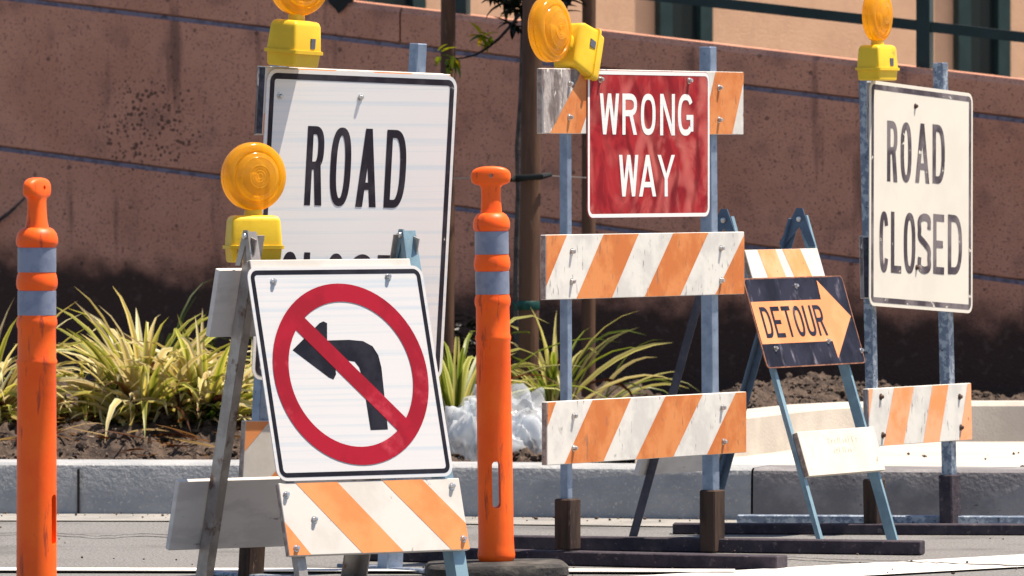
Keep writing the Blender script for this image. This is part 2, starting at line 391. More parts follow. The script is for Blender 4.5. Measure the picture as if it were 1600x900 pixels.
KERB = [(-9, 26.2), (-1.66, 24.90), (-.83, 24.86), (0, 24.66), (.42, 24.55), (.76, 24.46), (1.24, 24.34), (1.62, 24.28), (3.2, 24.1), (9, 23.4)]
KH = .168
def off(line, o):
    out = []
    for i, p in enumerate(line):
        a, b = line[max(0, i - 1)], line[min(len(line) - 1, i + 1)]
        dx, dy = b[0] - a[0], b[1] - a[1]; L = math.hypot(dx, dy)
        out.append((p[0] - dy / L * o, p[1] + dx / L * o))
    return out
def strip(bm, prof_lines, mi=0):
    """prof_lines: list of (polyline, z) joined in order"""
    rows = [[bm.verts.new((x, y, z)) for x, y in ln] for ln, z in prof_lines]
    for a, b in zip(rows, rows[1:]):
        for i in range(len(a) - 1): bm.faces.new((a[i], a[i + 1], b[i + 1], b[i])).material_index = mi
# gutter pan
g0 = off(KERB, -.48)
bm = bmesh.new(); strip(bm, [(g0, .004), (off(KERB, .01), .004)]); tag(obj('gutter', bm, M['gutter']), kind='structure')
# kerb with joints: two runs split at x = .76
for seg, m in ((KERB[:6], M['kerb']), (KERB[5:], M['kerb_old'])):
    ln = list(seg)
    if seg[0] != KERB[0]: ln[0] = (ln[0][0] + .007, ln[0][1] - .002)
    bm = bmesh.new()
    strip(bm, [(ln, -.02), (off(ln, .006), KH - .022), (off(ln, .011), KH - .008), (off(ln, .025), KH), (off(ln, .30), KH), (off(ln, .30), -.02)])
    tag(obj('kerb', bm, m, smooth=True), kind='structure')
# narrow joints cut as dark sealant beads set in the left run
for jx in (-1.405,):
    jy = 24.885
    bm = bmesh.new(); quadbox(bm, [V3((jx - .004, jy - .004, 0)), V3((jx + .004, jy - .004, 0)), V3((jx + .004, jy - .004, KH - .02)), V3((jx - .004, jy - .004, KH - .02)),
                                   V3((jx - .004, jy + .02, 0)), V3((jx + .004, jy + .02, 0)), V3((jx + .004, jy + .02, KH - .02)), V3((jx - .004, jy + .02, KH - .02))])
    tag(obj('kerb_joint', bm, M['reveal_dark']), kind='structure')
# planter edging: turns back from the kerb and runs right
EDGE = [(.40, 24.87), (.62, 25.2), (.80, 25.62), (.98, 26.2), (1.10, 26.55), (1.25, 26.78), (1.5, 26.88), (1.9, 26.9), (9, 26.6)]
EH = KH + .135
bm = bmesh.new()
strip(bm, [(EDGE, KH - .05), (off(EDGE, .005), EH - .015), (off(EDGE, .02), EH), (off(EDGE, .15), EH), (off(EDGE, .15), KH - .05)])
tag(obj('planter_edging', bm, M['walk'], smooth=True), kind='structure')
# sidewalk slab between kerb and edging
sl = [p for p in off(KERB, .295) if p[0] > .44]
bm = bmesh.new()
poly = sl + [(9, 26.65)] + [p for p in reversed(off(EDGE, .03)) if p[0] < 8] 
bm.faces.new([bm.verts.new((x, y, KH - .004)) for x, y in poly]); bmesh.ops.triangulate(bm, faces=bm.faces)
tag(obj('sidewalk', bm, M['walk']), kind='structure')
# road markings
def quad_line(name, a, b, w, z=.006):
    a, b = V3((*a, z)), V3((*b, z)); t = (b - a).normalized(); s = V3((-t.y, t.x, 0)) * w / 2
    bm = bmesh.new(); bm.faces.new([bm.verts.new(p) for p in (a - s, b - s, b + s, a + s)])
    return tag(obj(name, bm, M['paint']), kind='structure')
quad_line('crosswalk_line', (.10, 20.58), (3.4, 24.0 - .1), .44)
quad_line('edge_line', (-6, 21.62), (.62, 21.36), .14, .009)

for pts in ([(1190, 872), (1290, 877), (1400, 881), (1500, 884), (1640, 889)], [(-40, 838), (60, 834), (150, 842), (230, 838), (420, 846), (560, 842)]):
    bm = bmesh.new(); P_ = [V3(((x - 800) * (EYE * FPX / (y - HOR)) / FPX, EYE * FPX / (y - HOR), .0075)) for x, y in pts]
    fine = []
    for a_, b_ in zip(P_, P_[1:]):
        for j in range(8): fine.append(a_.lerp(b_, j / 8) + V3((0, random.uniform(-.03, .03), 0)))
    top_ = [bm.verts.new(p + V3((0, random.uniform(.008, .03), 0))) for p in fine]; bot_ = [bm.verts.new(p - V3((0, random.uniform(.004, .02), 0))) for p in fine]
    for i in range(len(fine) - 1): bm.faces.new((bot_[i], bot_[i + 1], top_[i + 1], top_[i]))
    tag(obj('road_crack', bm, M['reveal_dark']), kind='structure')

# ------------------------------------------------------------------ retaining wall
WF = Frame(at(800, 598, 30.0), -20)
WT = .30
l1a, l1b = WF.uv(-200, -29), WF.uv(1800, 212)
l2a, l2b = WF.uv(-200, 205), WF.uv(1800, 467)
ta, tb = WF.uv(-200, -85), WF.uv(1800, 149)
def ext(a, b, u):
    return a[1] + (b[1] - a[1]) * (u - a[0]) / (b[0] - a[0])
uL, uR = -7.0, 7.0
lines = [lambda u: -.5, lambda u: ext(l2a, l2b, u) - .012, lambda u: ext(l2a, l2b, u) + .012,
         lambda u: ext(l1a, l1b, u) - .012, lambda u: ext(l1a, l1b, u) + .012, lambda u: ext(ta, tb, u)]
wall_base = WF.p(0, 0)
bm = bmesh.new()
def wall_band(k0, k1, ua, ub, top=False):
    pr = [(ua, lines[k0](ua)), (ub, lines[k0](ub)), (ub, lines[k1](ub) - (.022 if top else 0)), (ua, lines[k1](ua) - (.022 if top else 0))]
    prism(bm, WF, pr, 0, -.025)
    if top:   # chamfered head
        a = [WF.p(ua, lines[k1](ua) - .022, 0), WF.p(ub, lines[k1](ub) - .022, 0), WF.p(ub, lines[k1](ub), -.025), WF.p(ua, lines[k1](ua), -.025)]
        bm.faces.new([bm.verts.new(p) for p in a])
wall_band(0, 1, uL, uR); wall_band(2, 3, uL, uR)
uj = WF.uv(625, 60)[0]
wall_band(4, 5, uL, uj - .004, True); wall_band(4, 5, uj + .004, uR, True)
prism(bm, WF, [(uL, -.5), (uR, -.5), (uR, lines[5](uR)), (uL, lines[5](uL))], -.0255, -WT)
wall = obj('retaining_wall', bm, wall_material(.365), base=wall_base)
# material works in object space; origin sits at the wall foot
tag(wall, 'long brown stucco retaining wall with two sloping grooves and a dark foot', 'wall')
for k in (1, 3):
    bm = bmesh.new()
    prism(bm, WF, [(uL, lines[k](uL)), (uR, lines[k](uR)), (uR, lines[k](uR) + .016), (uL, lines[k](uL) + .016)], -.009, -.0252)
    o = obj('reveal_strip', bm, M['reveal'], wall)

# ------------------------------------------------------------------ terrace, building and railing above the wall
bm = bmesh.new()
a, b = WF.p(uL, 0, -.2), WF.p(uR, 0, -.2)
q = [V3((a.x, a.y, 1.25)), V3((b.x, b.y, .95)), V3((b.x + 8, b.y + 25, .95)), V3((a.x - 8, a.y + 25, 1.25))]
bm.faces.new([bm.verts.new(p) for p in q]); tag(obj('terrace', bm, M['terrace']), kind='structure')

BF = Frame(at(1200, 250, 37) + V3((0, 0, -1.15)), 32)
bld = thing('building', 'pale tan stucco building with narrow dark green windows standing above the wall', 'building', BF.O)
bm = bmesh.new(); boxf(bm, BF, -4.5, 4.2, .6, 5.2, 0, -3); obj('wall', bm, M['stucco_hi'], bld)
for x0, x1, yb, jamb in ((556, 657, 2, 20), (1023, 1105, 64, 19), (1489, 1570, 118, 19)):
    u0, _ = BF.uv(x0, yb); u1, vb = BF.uv(x1, yb); ju = (u1 - u0) * jamb / (x1 - x0)
    bm = bmesh.new()
    vb -= .12
    boxf(bm, BF, u0, u0 + ju, vb, vb + 1.6, .05, -.02); boxf(bm, BF, u1 - ju, u1, vb, vb + 1.6, .05, -.02)
    boxf(bm, BF, u0 + ju, u1 - ju, vb + 1.54, vb + 1.6, .048, -.02); boxf(bm, BF, u0 + ju, u1 - ju, vb, vb + .07, .048, -.02)
    fr = obj('window', bm, M['green'], bld)
    bm = bmesh.new(); boxf(bm, BF, u0 + ju, u1 - ju, vb + .07, vb + 1.54, .012, .002); obj('pane', bm, M['darkpane'], fr)

rail = thing('railing', 'dark green pipe railing on top of the stucco wall', 'railing', WF.p(1.6, 0, -.12))
def wz(px, py): return WF.uv(px, py, -.12)
bm = bmesh.new()
ra, rb = wz(1000, -9), wz(1900, 92)
u0, u1 = ra[0] - .0, 4.5
slope = (rb[1] - ra[1]) / (rb[0] - ra[0])
f = lambda u: ra[1] + (u - ra[0]) * slope
prism(bm, WF, [(uL + 3, f(uL + 3) - .02), (u1, f(u1) - .02), (u1, f(u1) + .02), (uL + 3, f(uL + 3) + .02)], -.10, -.14); obj('rail', bm, M['green'], rail)
bm = bmesh.new()
prism(bm, WF, [(uL + 3, f(uL + 3) + .36), (u1, f(u1) + .36), (u1, f(u1) + .40), (uL + 3, f(uL + 3) + .40)], -.10, -.14); obj('rail', bm, M['green'], rail)
up, _ = wz(1445, 60)
for u in (up, up + 1.9, up - 1.9):
    bm = bmesh.new(); boxf(bm, WF, u - .027, u + .027, lines[5](u) - .02, f(u) + .36, -.094, -.146); obj('post', bm, M['green'], rail)

# dark scrap snagged on the wall head
bm = bmesh.new()
sc = [(508, -6), (516, 6), (524, 14), (529, 21), (537, 14), (543, 5), (552, 2), (551, -6)]
S0 = [WF.p(*WF.uv(x, y, .012), .012 + .004 * (i % 2)) for i, (x, y) in enumerate(sc)]
S1 = [p - WF.N * .006 for p in S0]
a = [bm.verts.new(p) for p in S0]; b = [bm.verts.new(p) for p in S1]
bm.faces.new(a); bm.faces.new(list(reversed(b)))
for i in range(len(a)): bm.faces.new((a[i], b[i], b[(i + 1) % len(a)], a[(i + 1) % len(a)]))
up_ = [WF.p(*WF.uv(x, y, .012), w) for x, y, w in ((508, -6, .012), (551, -6, .012), (551, -9, -.08), (508, -12, -.08))]
bm.faces.new([bm.verts.new(p + WF.V * .002) for p in up_])
tag(obj('plastic_scrap', bm, M['tie'], base=S0[3]), 'small black scrap hanging over the top edge of the stucco wall', 'scrap')

bm = bmesh.new()
tube(bm, [WF.p(*WF.uv(x, y), w) for x, y, w in ((-30, 372, .02), (0, 346, .025), (22, 330, .03), (42, 309, .02))], [.006, .008, .007, .004], 7)
tag(obj('twig', bm, M['bark'], base=WF.p(*WF.uv(0, 346), .02), smooth=True), 'thin dark twig caught against the wall at the far left edge', 'twig')

# ------------------------------------------------------------------ soil
def kerb_y(x, ln):
    for (xa, ya), (xb, yb) in zip(ln, ln[1:]):
        if xa <= x <= xb: return ya + (yb - ya) * (x - xa) / (xb - xa)
    return ln[-1][1]
def front_y(x):
    k = kerb_y(x, off(KERB, .30))
    if x > .55: k = max(k, kerb_y(x, off(EDGE, .10)))
    return k
def soil_z(x, y):
    t = y - front_y(x)
    z = KH - .015 + .10 * max(0, min(1, (t - .05) / .5))
    if x > .5:
        z = EH - .03 - .05 * max(0, min(1, (t - 1.2) / 1.0))
        z += .085 * math.exp(-((x - 1.02) / .34) ** 2) * max(0, min(1, t / .5)) * math.exp(-((t - .9) / .9) ** 2)
    amp = .055 if x < .5 else .04
    n = noise.fractal(V3((x * 7, y * 4.5, 2.3)), 0.9, 2.1, 5)
    n2 = noise.fractal(V3((x * 30, y * 18, 7.1)), .8, 2.0, 3)
    return z + (amp * n + .02 * n2) * max(0, min(1, t / .12))
bm = bmesh.new()
nx, ny = 520, 200
rows = []
for j in range(ny + 1):
    row = []
    for i in range(nx + 1):
        x = -3.2 + 6.6 * i / nx; y0 = front_y(x) - .03; y1 = 31.2 - .36 * x
        y = y0 + (y1 - y0) * (j / ny) ** 1.5
        row.append(bm.verts.new((x, y, soil_z(x, y))))
    rows.append(row)
for j in range(ny):
    for i in range(nx): bm.faces.new((rows[j][i], rows[j][i + 1], rows[j + 1][i + 1], rows[j + 1][i]))
tag(obj('soil', bm, M['soil'], smooth=True), kind='structure')
def lump(bm, c, r, seed, mi=0):
    res = bmesh.ops.create_icosphere(bm, subdivisions=1, radius=1)
    sx, sy, sz = r * random.uniform(.7, 1.3), r * random.uniform(.7, 1.3), r * random.uniform(.5, .9)
    for v in res['verts']:
        k = 1 + .55 * noise.noise(v.co * 1.7 + V3((seed * 3.1, 0, 0)))
        v.co = V3((v.co.x * sx * k, v.co.y * sy * k, v.co.z * sz * k)) + c
    for v in res['verts']:
        for f in v.link_faces: f.material_index = mi
bm = bmesh.new()
for i in range(3600):
    if i < 1900: x = random.uniform(.3, 1.75); t = random.random() ** 1.5 * 2.6 + .18
    else: x = random.uniform(-2.0, .4); t = random.random() ** 1.6 * 1.6 + .05
    y = front_y(x) + t
    r = random.choice((.004, .005, .006, .007, .009, .012, .016)) * random.uniform(.8, 1.2)
    lump(bm, V3((x, y, soil_z(x, y) + r * .3)), r, i)
tag(obj('soil_clods', bm, M['clod']), 'loose clods of brown soil scattered over the planting bed', 'soil', kind='stuff')
bm = bmesh.new()
for i in range(300):
    x = random.uniform(-1.9, 1.9); k = kerb_y(x, KERB)
    y = k - abs(random.gauss(0, .12)) - .02 if random.random() < .7 else random.uniform(20.9, 24)
    lump(bm, V3((x, y, .008)), random.choice((.002, .003, .003, .004, .006)), i)
for i in range(22):
    x = random.uniform(.7, 2.0); y = kerb_y(x, KERB) + random.uniform(.3, 1.6)
    lump(bm, V3((x, y, KH)), random.choice((.002, .003, .005, .008)), i)
tag(obj('gravel', bm, M['clod']), 'loose grit lying along the foot of the kerb', 'grit', kind='stuff')

# ------------------------------------------------------------------ plants
def leaf_strip(bm, lay, root, direc, length, width, droop, col, col2=None, seg=7, fold=.25, twist=0):
    """a strap leaf: rises, arches over and droops"""
    d = V3(direc).normalized(); h = V3((d.x, d.y, 0));
    h = h.normalized() if h.length > 1e-4 else V3((1, 0, 0))
    p = V3(root); pts = []
    el = el0 = math.asin(max(-1, min(1, d.z)))
    kink = random.randint(3, seg - 1) if seg >= 6 and random.random() < .16 else 0
    for i in range(seg + 1):
        t = i / seg
        e = el - droop * t ** 1.6
        pts.append((p.copy(), h * math.cos(e) + V3((0, 0, math.sin(e)))))
        if kink and i >= kink: el = el0 - 1.3
        p = p + pts[-1][1] * length / seg
    prev = None
    for i, (q, tg) in enumerate(pts):
        t = i / seg
        w = width * (min(1, .55 + t * 2.2) if t < .2 else (1 - ((t - .2) / .8) ** 2.0)) + .0006
        side = V3((0, 0, 1)).cross(tg)
        side = side.normalized() if side.length > .05 else V3((-h.y, h.x, 0))
        side = (Matrix.Rotation(twist * t, 3, tg) @ side).normalized()
        upv = tg.cross(side)
        row = [bm.verts.new(q - side * w / 2 + upv * w * fold), bm.verts.new(q), bm.verts.new(q + side * w / 2 + upv * w * fold)]
        if prev:
            for k in range(2):
                f = bm.faces.new((prev[k], prev[k + 1], row[k + 1], row[k]))
                for lp in f.loops:
                    c = col2 if (col2 and lp.vert in (prev[2], row[2], prev[0], row[0])) else col
                    lp[lay] = (*c, 1)
        prev = row
YEL = [((.72, .63, .24), (.88, .80, .54)), ((.56, .57, .14), (.84, .78, .44)), ((.78, .69, .36), (.90, .83, .62)), ((.36, .42, .08), (.74, .70, .32)),
       ((.80, .70, .44), (.90, .83, .67)), ((.80, .71, .45), (.90, .83, .67))]
LIME = [((.72, .66, .36), (.88, .82, .60)), ((.5, .52, .2), (.84, .8, .5)), ((.62, .60, .26), (.82, .78, .50)), ((.26, .36, .07), (.62, .64, .22)), ((.34, .42, .09), (.66, .66, .28)), ((.18, .28, .06), (.52, .56, .2)), ((.55, .54, .24), (.78, .74, .46))]
GREENS = [((.10, .17, .04), (.2, .26, .07)), ((.14, .22, .05), (.25, .3, .08))]
DEAD = [((.28, .15, .07), (.36, .21, .1)), ((.4, .27, .14), (.5, .36, .2)), ((.16, .08, .05), (.2, .1, .06))]
DARK = [((.03, .055, .018), (.05, .08, .025)), ((.06, .085, .02), (.10, .12, .03))]
def flax(px, d, n, L, label, pal, dead=.15, el=(25, 80), width=.017, lean=None, group='striped strap-leaf plants in the bed'):
    x = (px - 800) * d / FPX; z = soil_z(x, d)
    root = V3((x, d, z))
    bm = bmesh.new(); lay = bm.loops.layers.color.new('leaf_colour')
    for i in range(n):
        az = random.uniform(0, 2 * math.pi); e = R(random.uniform(*el))
        if lean is not None and random.random() < .5: az = lean + random.uniform(-.8, .8)
        dd = V3((math.cos(az) * math.cos(e), math.sin(az) * math.cos(e) * .9, math.sin(e)))
        rr = root + V3((math.cos(az), math.sin(az), 0)) * random.uniform(0, .06) + V3((0, 0, -.02))
        isdead = random.random() < dead
        c, c2 = random.choice(DEAD if isdead else pal)
        k = random.uniform(.85, 1.12); c = tuple(min(.85, q * k) for q in c); c2 = tuple(min(.85, q * k) for q in c2)
        ln = L * random.uniform(.55, 1.08) * (.8 if isdead else 1)
        leaf_strip(bm, lay, rr, dd, ln, width * random.uniform(.65, 1.25), random.uniform(.7, 2.3) + (.9 if isdead else 0), c, c2, twist=random.uniform(-1.2, 1.2))
    o = obj('strap_leaf_plant', bm, M['leaf'], smooth=True, base=root)
    return tag(o, label, 'plant', group)
flax(225, 25.95, 210, .56, 'big yellow-green strap-leaf clump in the left bed, the fullest of all', YEL, .10, (22, 84), .032)
flax(125, 26.1, 110, .42, 'yellowish strap-leaf clump with browned leaves just right of the foremost orange post', YEL, .36, (10, 65), .026)
flax(-22, 26.0, 150, .52, 'pale strap-leaf clump at the far left edge of the bed, behind the foremost orange post', YEL, .22, (12, 75), .028)
flax(318, 25.9, 130, .48, 'yellow strap-leaf clump seen through the legs of the no-left-turn stand', YEL, .16, (15, 80), .029)
flax(400, 26.2, 130, .42, 'straw-coloured strap-leaf clump half hidden behind the no-left-turn sign', YEL, .25, (10, 75), .028)
flax(250, 28.3, 22, .62, 'taller dark green strap-leaf plant behind the big yellow clump', GREENS, .05, (45, 85), .016, 0.4)
flax(712, 27.2, 46, .66, 'lime strap-leaf plant between the big road closed sign and the orange post', LIME, .06, (30, 82), .022)
flax(866, 27.6, 40, .52, 'lime strap-leaf clump at the foot of the thick tree stake', LIME, .05, (32, 84), .025)
flax(925, 28.0, 12, .38, 'lime strap-leaf plant arching right behind the wrong way barricade', LIME, .08, (30, 70), .018, 0.0)
def litter(n, x0, x1, t0, t1):
    bm = bmesh.new(); lay = bm.loops.layers.color.new('leaf_colour')
    for i in range(n):
        x = random.uniform(x0, x1); y = front_y(x) + random.uniform(t0, t1); a = random.uniform(0, 6.28)
        leaf_strip(bm, lay, (x, y, soil_z(x, y) + .012), (math.cos(a), math.sin(a), random.uniform(-.05, .35)), random.uniform(.06, .24), random.uniform(.006, .016), random.uniform(-.2, .8),
                   *random.choice(DEAD + [((.62, .5, .3), (.7, .6, .4))]), seg=4, twist=random.uniform(-2, 2))
    return tag(obj('leaf_litter', bm, M['leaf'], smooth=True), 'dry brown leaves lying on the soil under the strap-leaf clumps', 'leaf litter', kind='stuff')
litter(230, -1.9, -.7, .15, 1.5)
def bush(px, d, n, label, rad, h, cols, size=.03, z0=0.0):
    x = (px - 800) * d / FPX; root = V3((x, d, soil_z(x, d)))
    bm = bmesh.new(); lay = bm.loops.layers.color.new('leaf_colour')
    for i in range(n):
        a = random.uniform(0, 6.28); rr = rad * math.sqrt(random.random()); zz = random.random() * h * (1 - .5 * rr / rad)
        p = root + V3((math.cos(a) * rr, math.sin(a) * rr, zz))
        c = random.choice(cols)
        leaf_strip(bm, lay, p, (random.gauss(0, 1), random.gauss(0, 1), random.uniform(-.1, .9)), size * random.uniform(.7, 1.4), size * .42, random.uniform(.2, 1.2), c, None, seg=3)
    for k in range(5):
        pass
    return tag(obj('low_shrub', bm, M['tleaf'], smooth=True, base=root), label, 'shrub')
bush(722, 28.4, 420, 'dark low shrub beyond the lime strap leaves, against the dark wall foot', .19, .34, [(.012, .022, .012), (.022, .035, .016), (.03, .045, .02)], .055)
bush(335, 25.75, 60, 'small green weed at the kerb behind the no-left-turn stand', .07, .09, [(.12, .22, .03), (.2, .3, .05), (.08, .14, .03)], .04)

# crown, trunk and twig of the young tree
td = 28.0
tx = (812 - 800) * td / FPX
troot = V3((tx, td, soil_z(tx, td)))
tree = thing('young_tree', 'thin young tree with dark trunk tied to brown stakes', 'tree', troot)
tp = [troot + V3((0, 0, -.05))] + [at(x, y, td) for x, y in ((811, 560), (808, 450), (809, 380), (812, 300), (810, 230), (816, 150), (818, 60), (822, -30), (818, -160), (826, -330))]
bm = bmesh.new(); tube(bm, tp, [.016, .0155, .015, .0145, .014, .0135, .013, .012, .011, .009, .005], 8); obj('trunk', bm, M['bark'], tree, smooth=True)
bm = bmesh.new(); lay = bm.loops.layers.color.new('leaf_colour')
tw = [at(x, y, td - .15) for x, y in ((812, 22), (800, 38), (780, 60), (760, 76), (742, 86), (722, 91), (708, 92))]
tube(bm, tw, [.007, .006, .0055, .005, .004, .003, .0025], 6)
br = bm
for lp in [l for f in bm.faces for l in f.loops]: lp[lay] = (.08, .05, .05, 1)
YG = [(.58, .58, .06), (.44, .50, .06), (.68, .58, .07), (.3, .4, .05)]
for (x, y), n_, dirn in (((752, 56), 11, None), ((705, 92), 9, (0, 0, -1)), ((690, 86), 4, None), ((762, 68), 5, None)):
    for i in range(n_):
        p = at(x, y, td - .15) + V3((random.gauss(0, .008), random.gauss(0, .01), random.gauss(0, .008)))
        d0 = V3((random.gauss(0, 1), random.gauss(0, .6), random.gauss(0, .7)))
        if dirn: d0 = V3((random.uniform(-.2, .7), random.gauss(0, .4), -1))
        leaf_strip(bm, lay, p, d0, random.uniform(.04, .08), .021, random.uniform(.1, .9), random.choice(YG), None, seg=4)
obj('branch', bm, M['tleaf'], tree, smooth=True)
bm = bmesh.new(); lay = bm.loops.layers.color.new('leaf_colour')
DG = [(.022, .04, .014), (.035, .06, .018), (.05, .085, .022), (.11, .15, .035), (.018, .03, .014)]
def leafclump(c, r, n):
    for i in range(n):
        v = V3((random.gauss(0, 1), random.gauss(0, 1), random.gauss(0, 1))).normalized() * r * random.random() ** .5
        leaf_strip(bm, lay, c + v, (random.gauss(0, 1), random.gauss(0, 1), random.uniform(-1, .6)), random.uniform(.05, .1), random.uniform(.02, .03), random.uniform(.2, 1.0), random.choice(DG), None, seg=4)
leafclump(at(808, 8, td - .1), .035, 22); leafclump(at(803, 42, td - .12), .022, 12); leafclump(at(790, 4, td), .03, 14); leafclump(at(835, -8, td), .06, 26)
leafclump(at(868, 4, td + .05), .05, 26); leafclump(at(885, -12, td), .05, 20); leafclump(at(788, -16, td), .06, 22)
for i in range(16):
    leafclump(at(random.gauss(820, 75), random.uniform(-420, -60), td + random.gauss(0, .2)), random.uniform(.08, .14), 34)
obj('crown', bm, M['tleaf'], tree, smooth=True)

def stake(px, d, w, top, label, bend=0):
    x = (px - 800) * d / FPX; base = V3((x, d, soil_z(x, d) - .06))
    bm = bmesh.new()
    pts = [base, base + V3((bend * .5, 0, top * .5)), base + V3((bend, 0, top))]
    tube(bm, pts, [w * .5, w * .49, w * .48], 14)
    return tag(obj('tree_stake', bm, M['stake'], base=base, smooth=True), label, 'stake', 'tree stakes in the planting bed')
stake(697, 28.2, .056, 2.35, 'brown wooden tree stake behind the right edge of the big road closed sign', .012)
stake(824, 27.6, .075, 2.3, 'thickest brown wooden tree stake, just right of the young tree trunk', .03)
stake(919, 28.2, .052, 2.4, 'brown wooden tree stake behind the left half of the wrong way sign', .005)
# ties and wire
bm = bmesh.new(); tube(bm, [at(798, 281, 27.5), at(806, 279, 27.55), at(826, 277, 27.5), at(845, 276, 27.5), at(860, 273, 27.6)], [.007, .014, .011, .012, .008], 8)
tag(obj('tree_tie', bm, M['tie'], base=at(826, 277, 27.5), smooth=True), 'black rubber tie holding the young trunk to the thick stake', 'tree tie')
bm = bmesh.new()
lathe(bm, [(.0395, -.016), (.0425, -.012), (.0425, .012), (.0395, .016)], Matrix.Translation(at(824, 477, 27.6) + V3((.002, 0, 0))), 20)
tube(bm, [at(806, 478, 27.56), at(800, 470, 27.56), at(806, 486, 27.57)], .004, 6)
tag(obj('tree_tie', bm, M['tie_green'], base=at(824, 477, 27.6), smooth=True), 'green band wrapped low round the thick tree stake', 'tree tie')
bm = bmesh.new(); tube(bm, [at(697, 279, 28.16), at(740, 278, 28.0), at(800, 279, 27.62), at(860, 275, 27.7), at(919, 278, 28.16)], .0022, 5)
tag(obj('wire', bm, M['wire'], base=at(800, 279, 27.62)), 'thin wire strung between the tree stakes', 'wire')

# crumpled clear film on the kerb edge of the bed
bm = bmesh.new()
pc = V3((at(780, 660, 25.35).x, 25.35, KH + .0))
def crumple(c, rx, ry, rz, sub, seed):
    res = bmesh.ops.create_icosphere(bm, subdivisions=sub, radius=1)
    for v in res['verts']:
        q = v.co.copy(); o = V3((seed, seed * .7, 0))
        w = q + V3((noise.noise(q * 1.3 + o), noise.noise(q * 1.3 - o), 0)) * .5
        k = 1 + .30 * noise.noise(q * 1.4 + o) + .17 * (abs(noise.noise(V3((w.x * 2.0, w.y * 2.0, w.z * 1.4)) + o)) * 2 - .6) + .07 * (abs(noise.noise(V3((w.x * 6, w.y * 6, w.z * 2.2)) + o)) * 2 - .5)
        v.co = c + V3((q.x * rx * k, q.y * ry * k, max(-.03, q.z * (rz if q.z > 0 else .06) * k)))
crumple(pc + V3((.01, 0, 0)), .17, .20, .27, 5, 4.0)
crumple(pc + V3((-.085, -.08, 0)), .11, .12, .19, 5, 9.3)
crumple(pc + V3((.08, -.14, 0)), .12, .08, .13, 5, 2.7)
tag(obj('plastic_sheet', bm, M['film'], base=pc, smooth=True), 'crumpled clear plastic sheet heaped on the kerb behind the middle orange post', 'plastic sheet')

# ------------------------------------------------------------------ delineator posts
def delineator(loc, label, rot, zs=1.0, tilt=0.0):
    t = thing('delineator_post', label, 'traffic post', (0, 0, 0), 'orange delineator posts')
    prof = [(0, .04), (.046, .04), (.0515, .048), (.0525, .058), (.0505, .072), (.0492, .10), (.0485, .4), (.0475, .648), (.0497, .654), (.0500, .661), (.0472, .668),
            (.0465, .742), (.0488, .749), (.0503, .757), (.0495, .767), (.0466, .776), (.0462, .844), (.0488, .848), (.0506, .857), (.0506, .868), (.0485, .88), (.0462, .887),
            (.0462, .955), (.0505, .960), (.0517, .968), (.0512, .977), (.048, .989), (.041, .999), (.033, 1.004), (0, 1.005)]
    bm = bmesh.new(); lathe(bm, prof, n=40)
    cut = bmesh.new()
    F = Frame((0, 0, 0), 0)
    prism(cut, F, rrect(-.0115, .0115, .188, .318, .0112, 5), -.12, .12)
    bm = bool_cut(bm, [cut])
    body = obj('post_body', bm, M['orange_pl'], t, smooth=True)
    bm = bmesh.new()
    loft(bm, [(.99, .034, .03), (1.004, .0300, .027), (1.02, .0285, .0225), (1.05, .0270, .0200), (1.072, .0275, .0195), (1.080, .033, .0195), (1.084, .046, .0205), (1.089, .053, .0215),
              (1.100, .0555, .0215), (1.112, .0550, .0210), (1.121, .050, .0200), (1.127, .041, .0180), (1.131, .028, .0145), (1.133, .012, .008)], 28, 2.6)
    hole = bmesh.new(); lathe(hole, [(0, -.1), (.0062, -.1), (.0062, .1), (0, .1)], Matrix.Translation((0, 0, 1.107)) @ Matrix.Rotation(R(90), 4, 'X'), 14)
    bm = bool_cut(bm, [hole])
    obj('handle', bm, M['orange_pl'], t, smooth=True)
    for z0, z1 in ((.779, .841), (.890, .952)):
        bm = bmesh.new(); lathe(bm, [(.0462, z0 - .001), (.0472, z0), (.0472, z1), (.0462, z1 + .001)], n=40)
        obj('reflective_band', bm, M['band'], t, smooth=True)
    bm = bmesh.new()
    loft(bm, [(.001, .190, .190), (.006, .196, .196), (.028, .194, .194), (.036, .186, .186), (.0385, .12, .12), (.0405, .058, .058), (.041, .01, .01)], 48, 4.5)
    obj('rubber_base', bm, M['rubber'], t, smooth=True)
    t.location = loc; t.rotation_euler = (0, R(-tilt), R(rot)); t.scale = (1, 1, zs)
    return t
def copy_tree(o, parent=None):
    c = o.copy(); C.objects.link(c)
    if parent: c.parent = parent
    for ch in list(o.children): copy_tree(ch, c)
    return c
d1 = delineator(V3(((776 - 800) * 21.25 / FPX, 21.25, 0)), 'orange post with T-shaped handle standing between the no-left-turn and wrong way signs', 4, 1, .85)
d2 = copy_tree(d1)
d2['label'] = 'orange post with two silver bands at the far left edge, nearest the camera'
d2.location = ((57 - 800) * 19.3 / FPX, 19.3, 0); d2.rotation_euler = (0, R(.15), R(66)); d2.scale = (1.03, 1.03, .976)

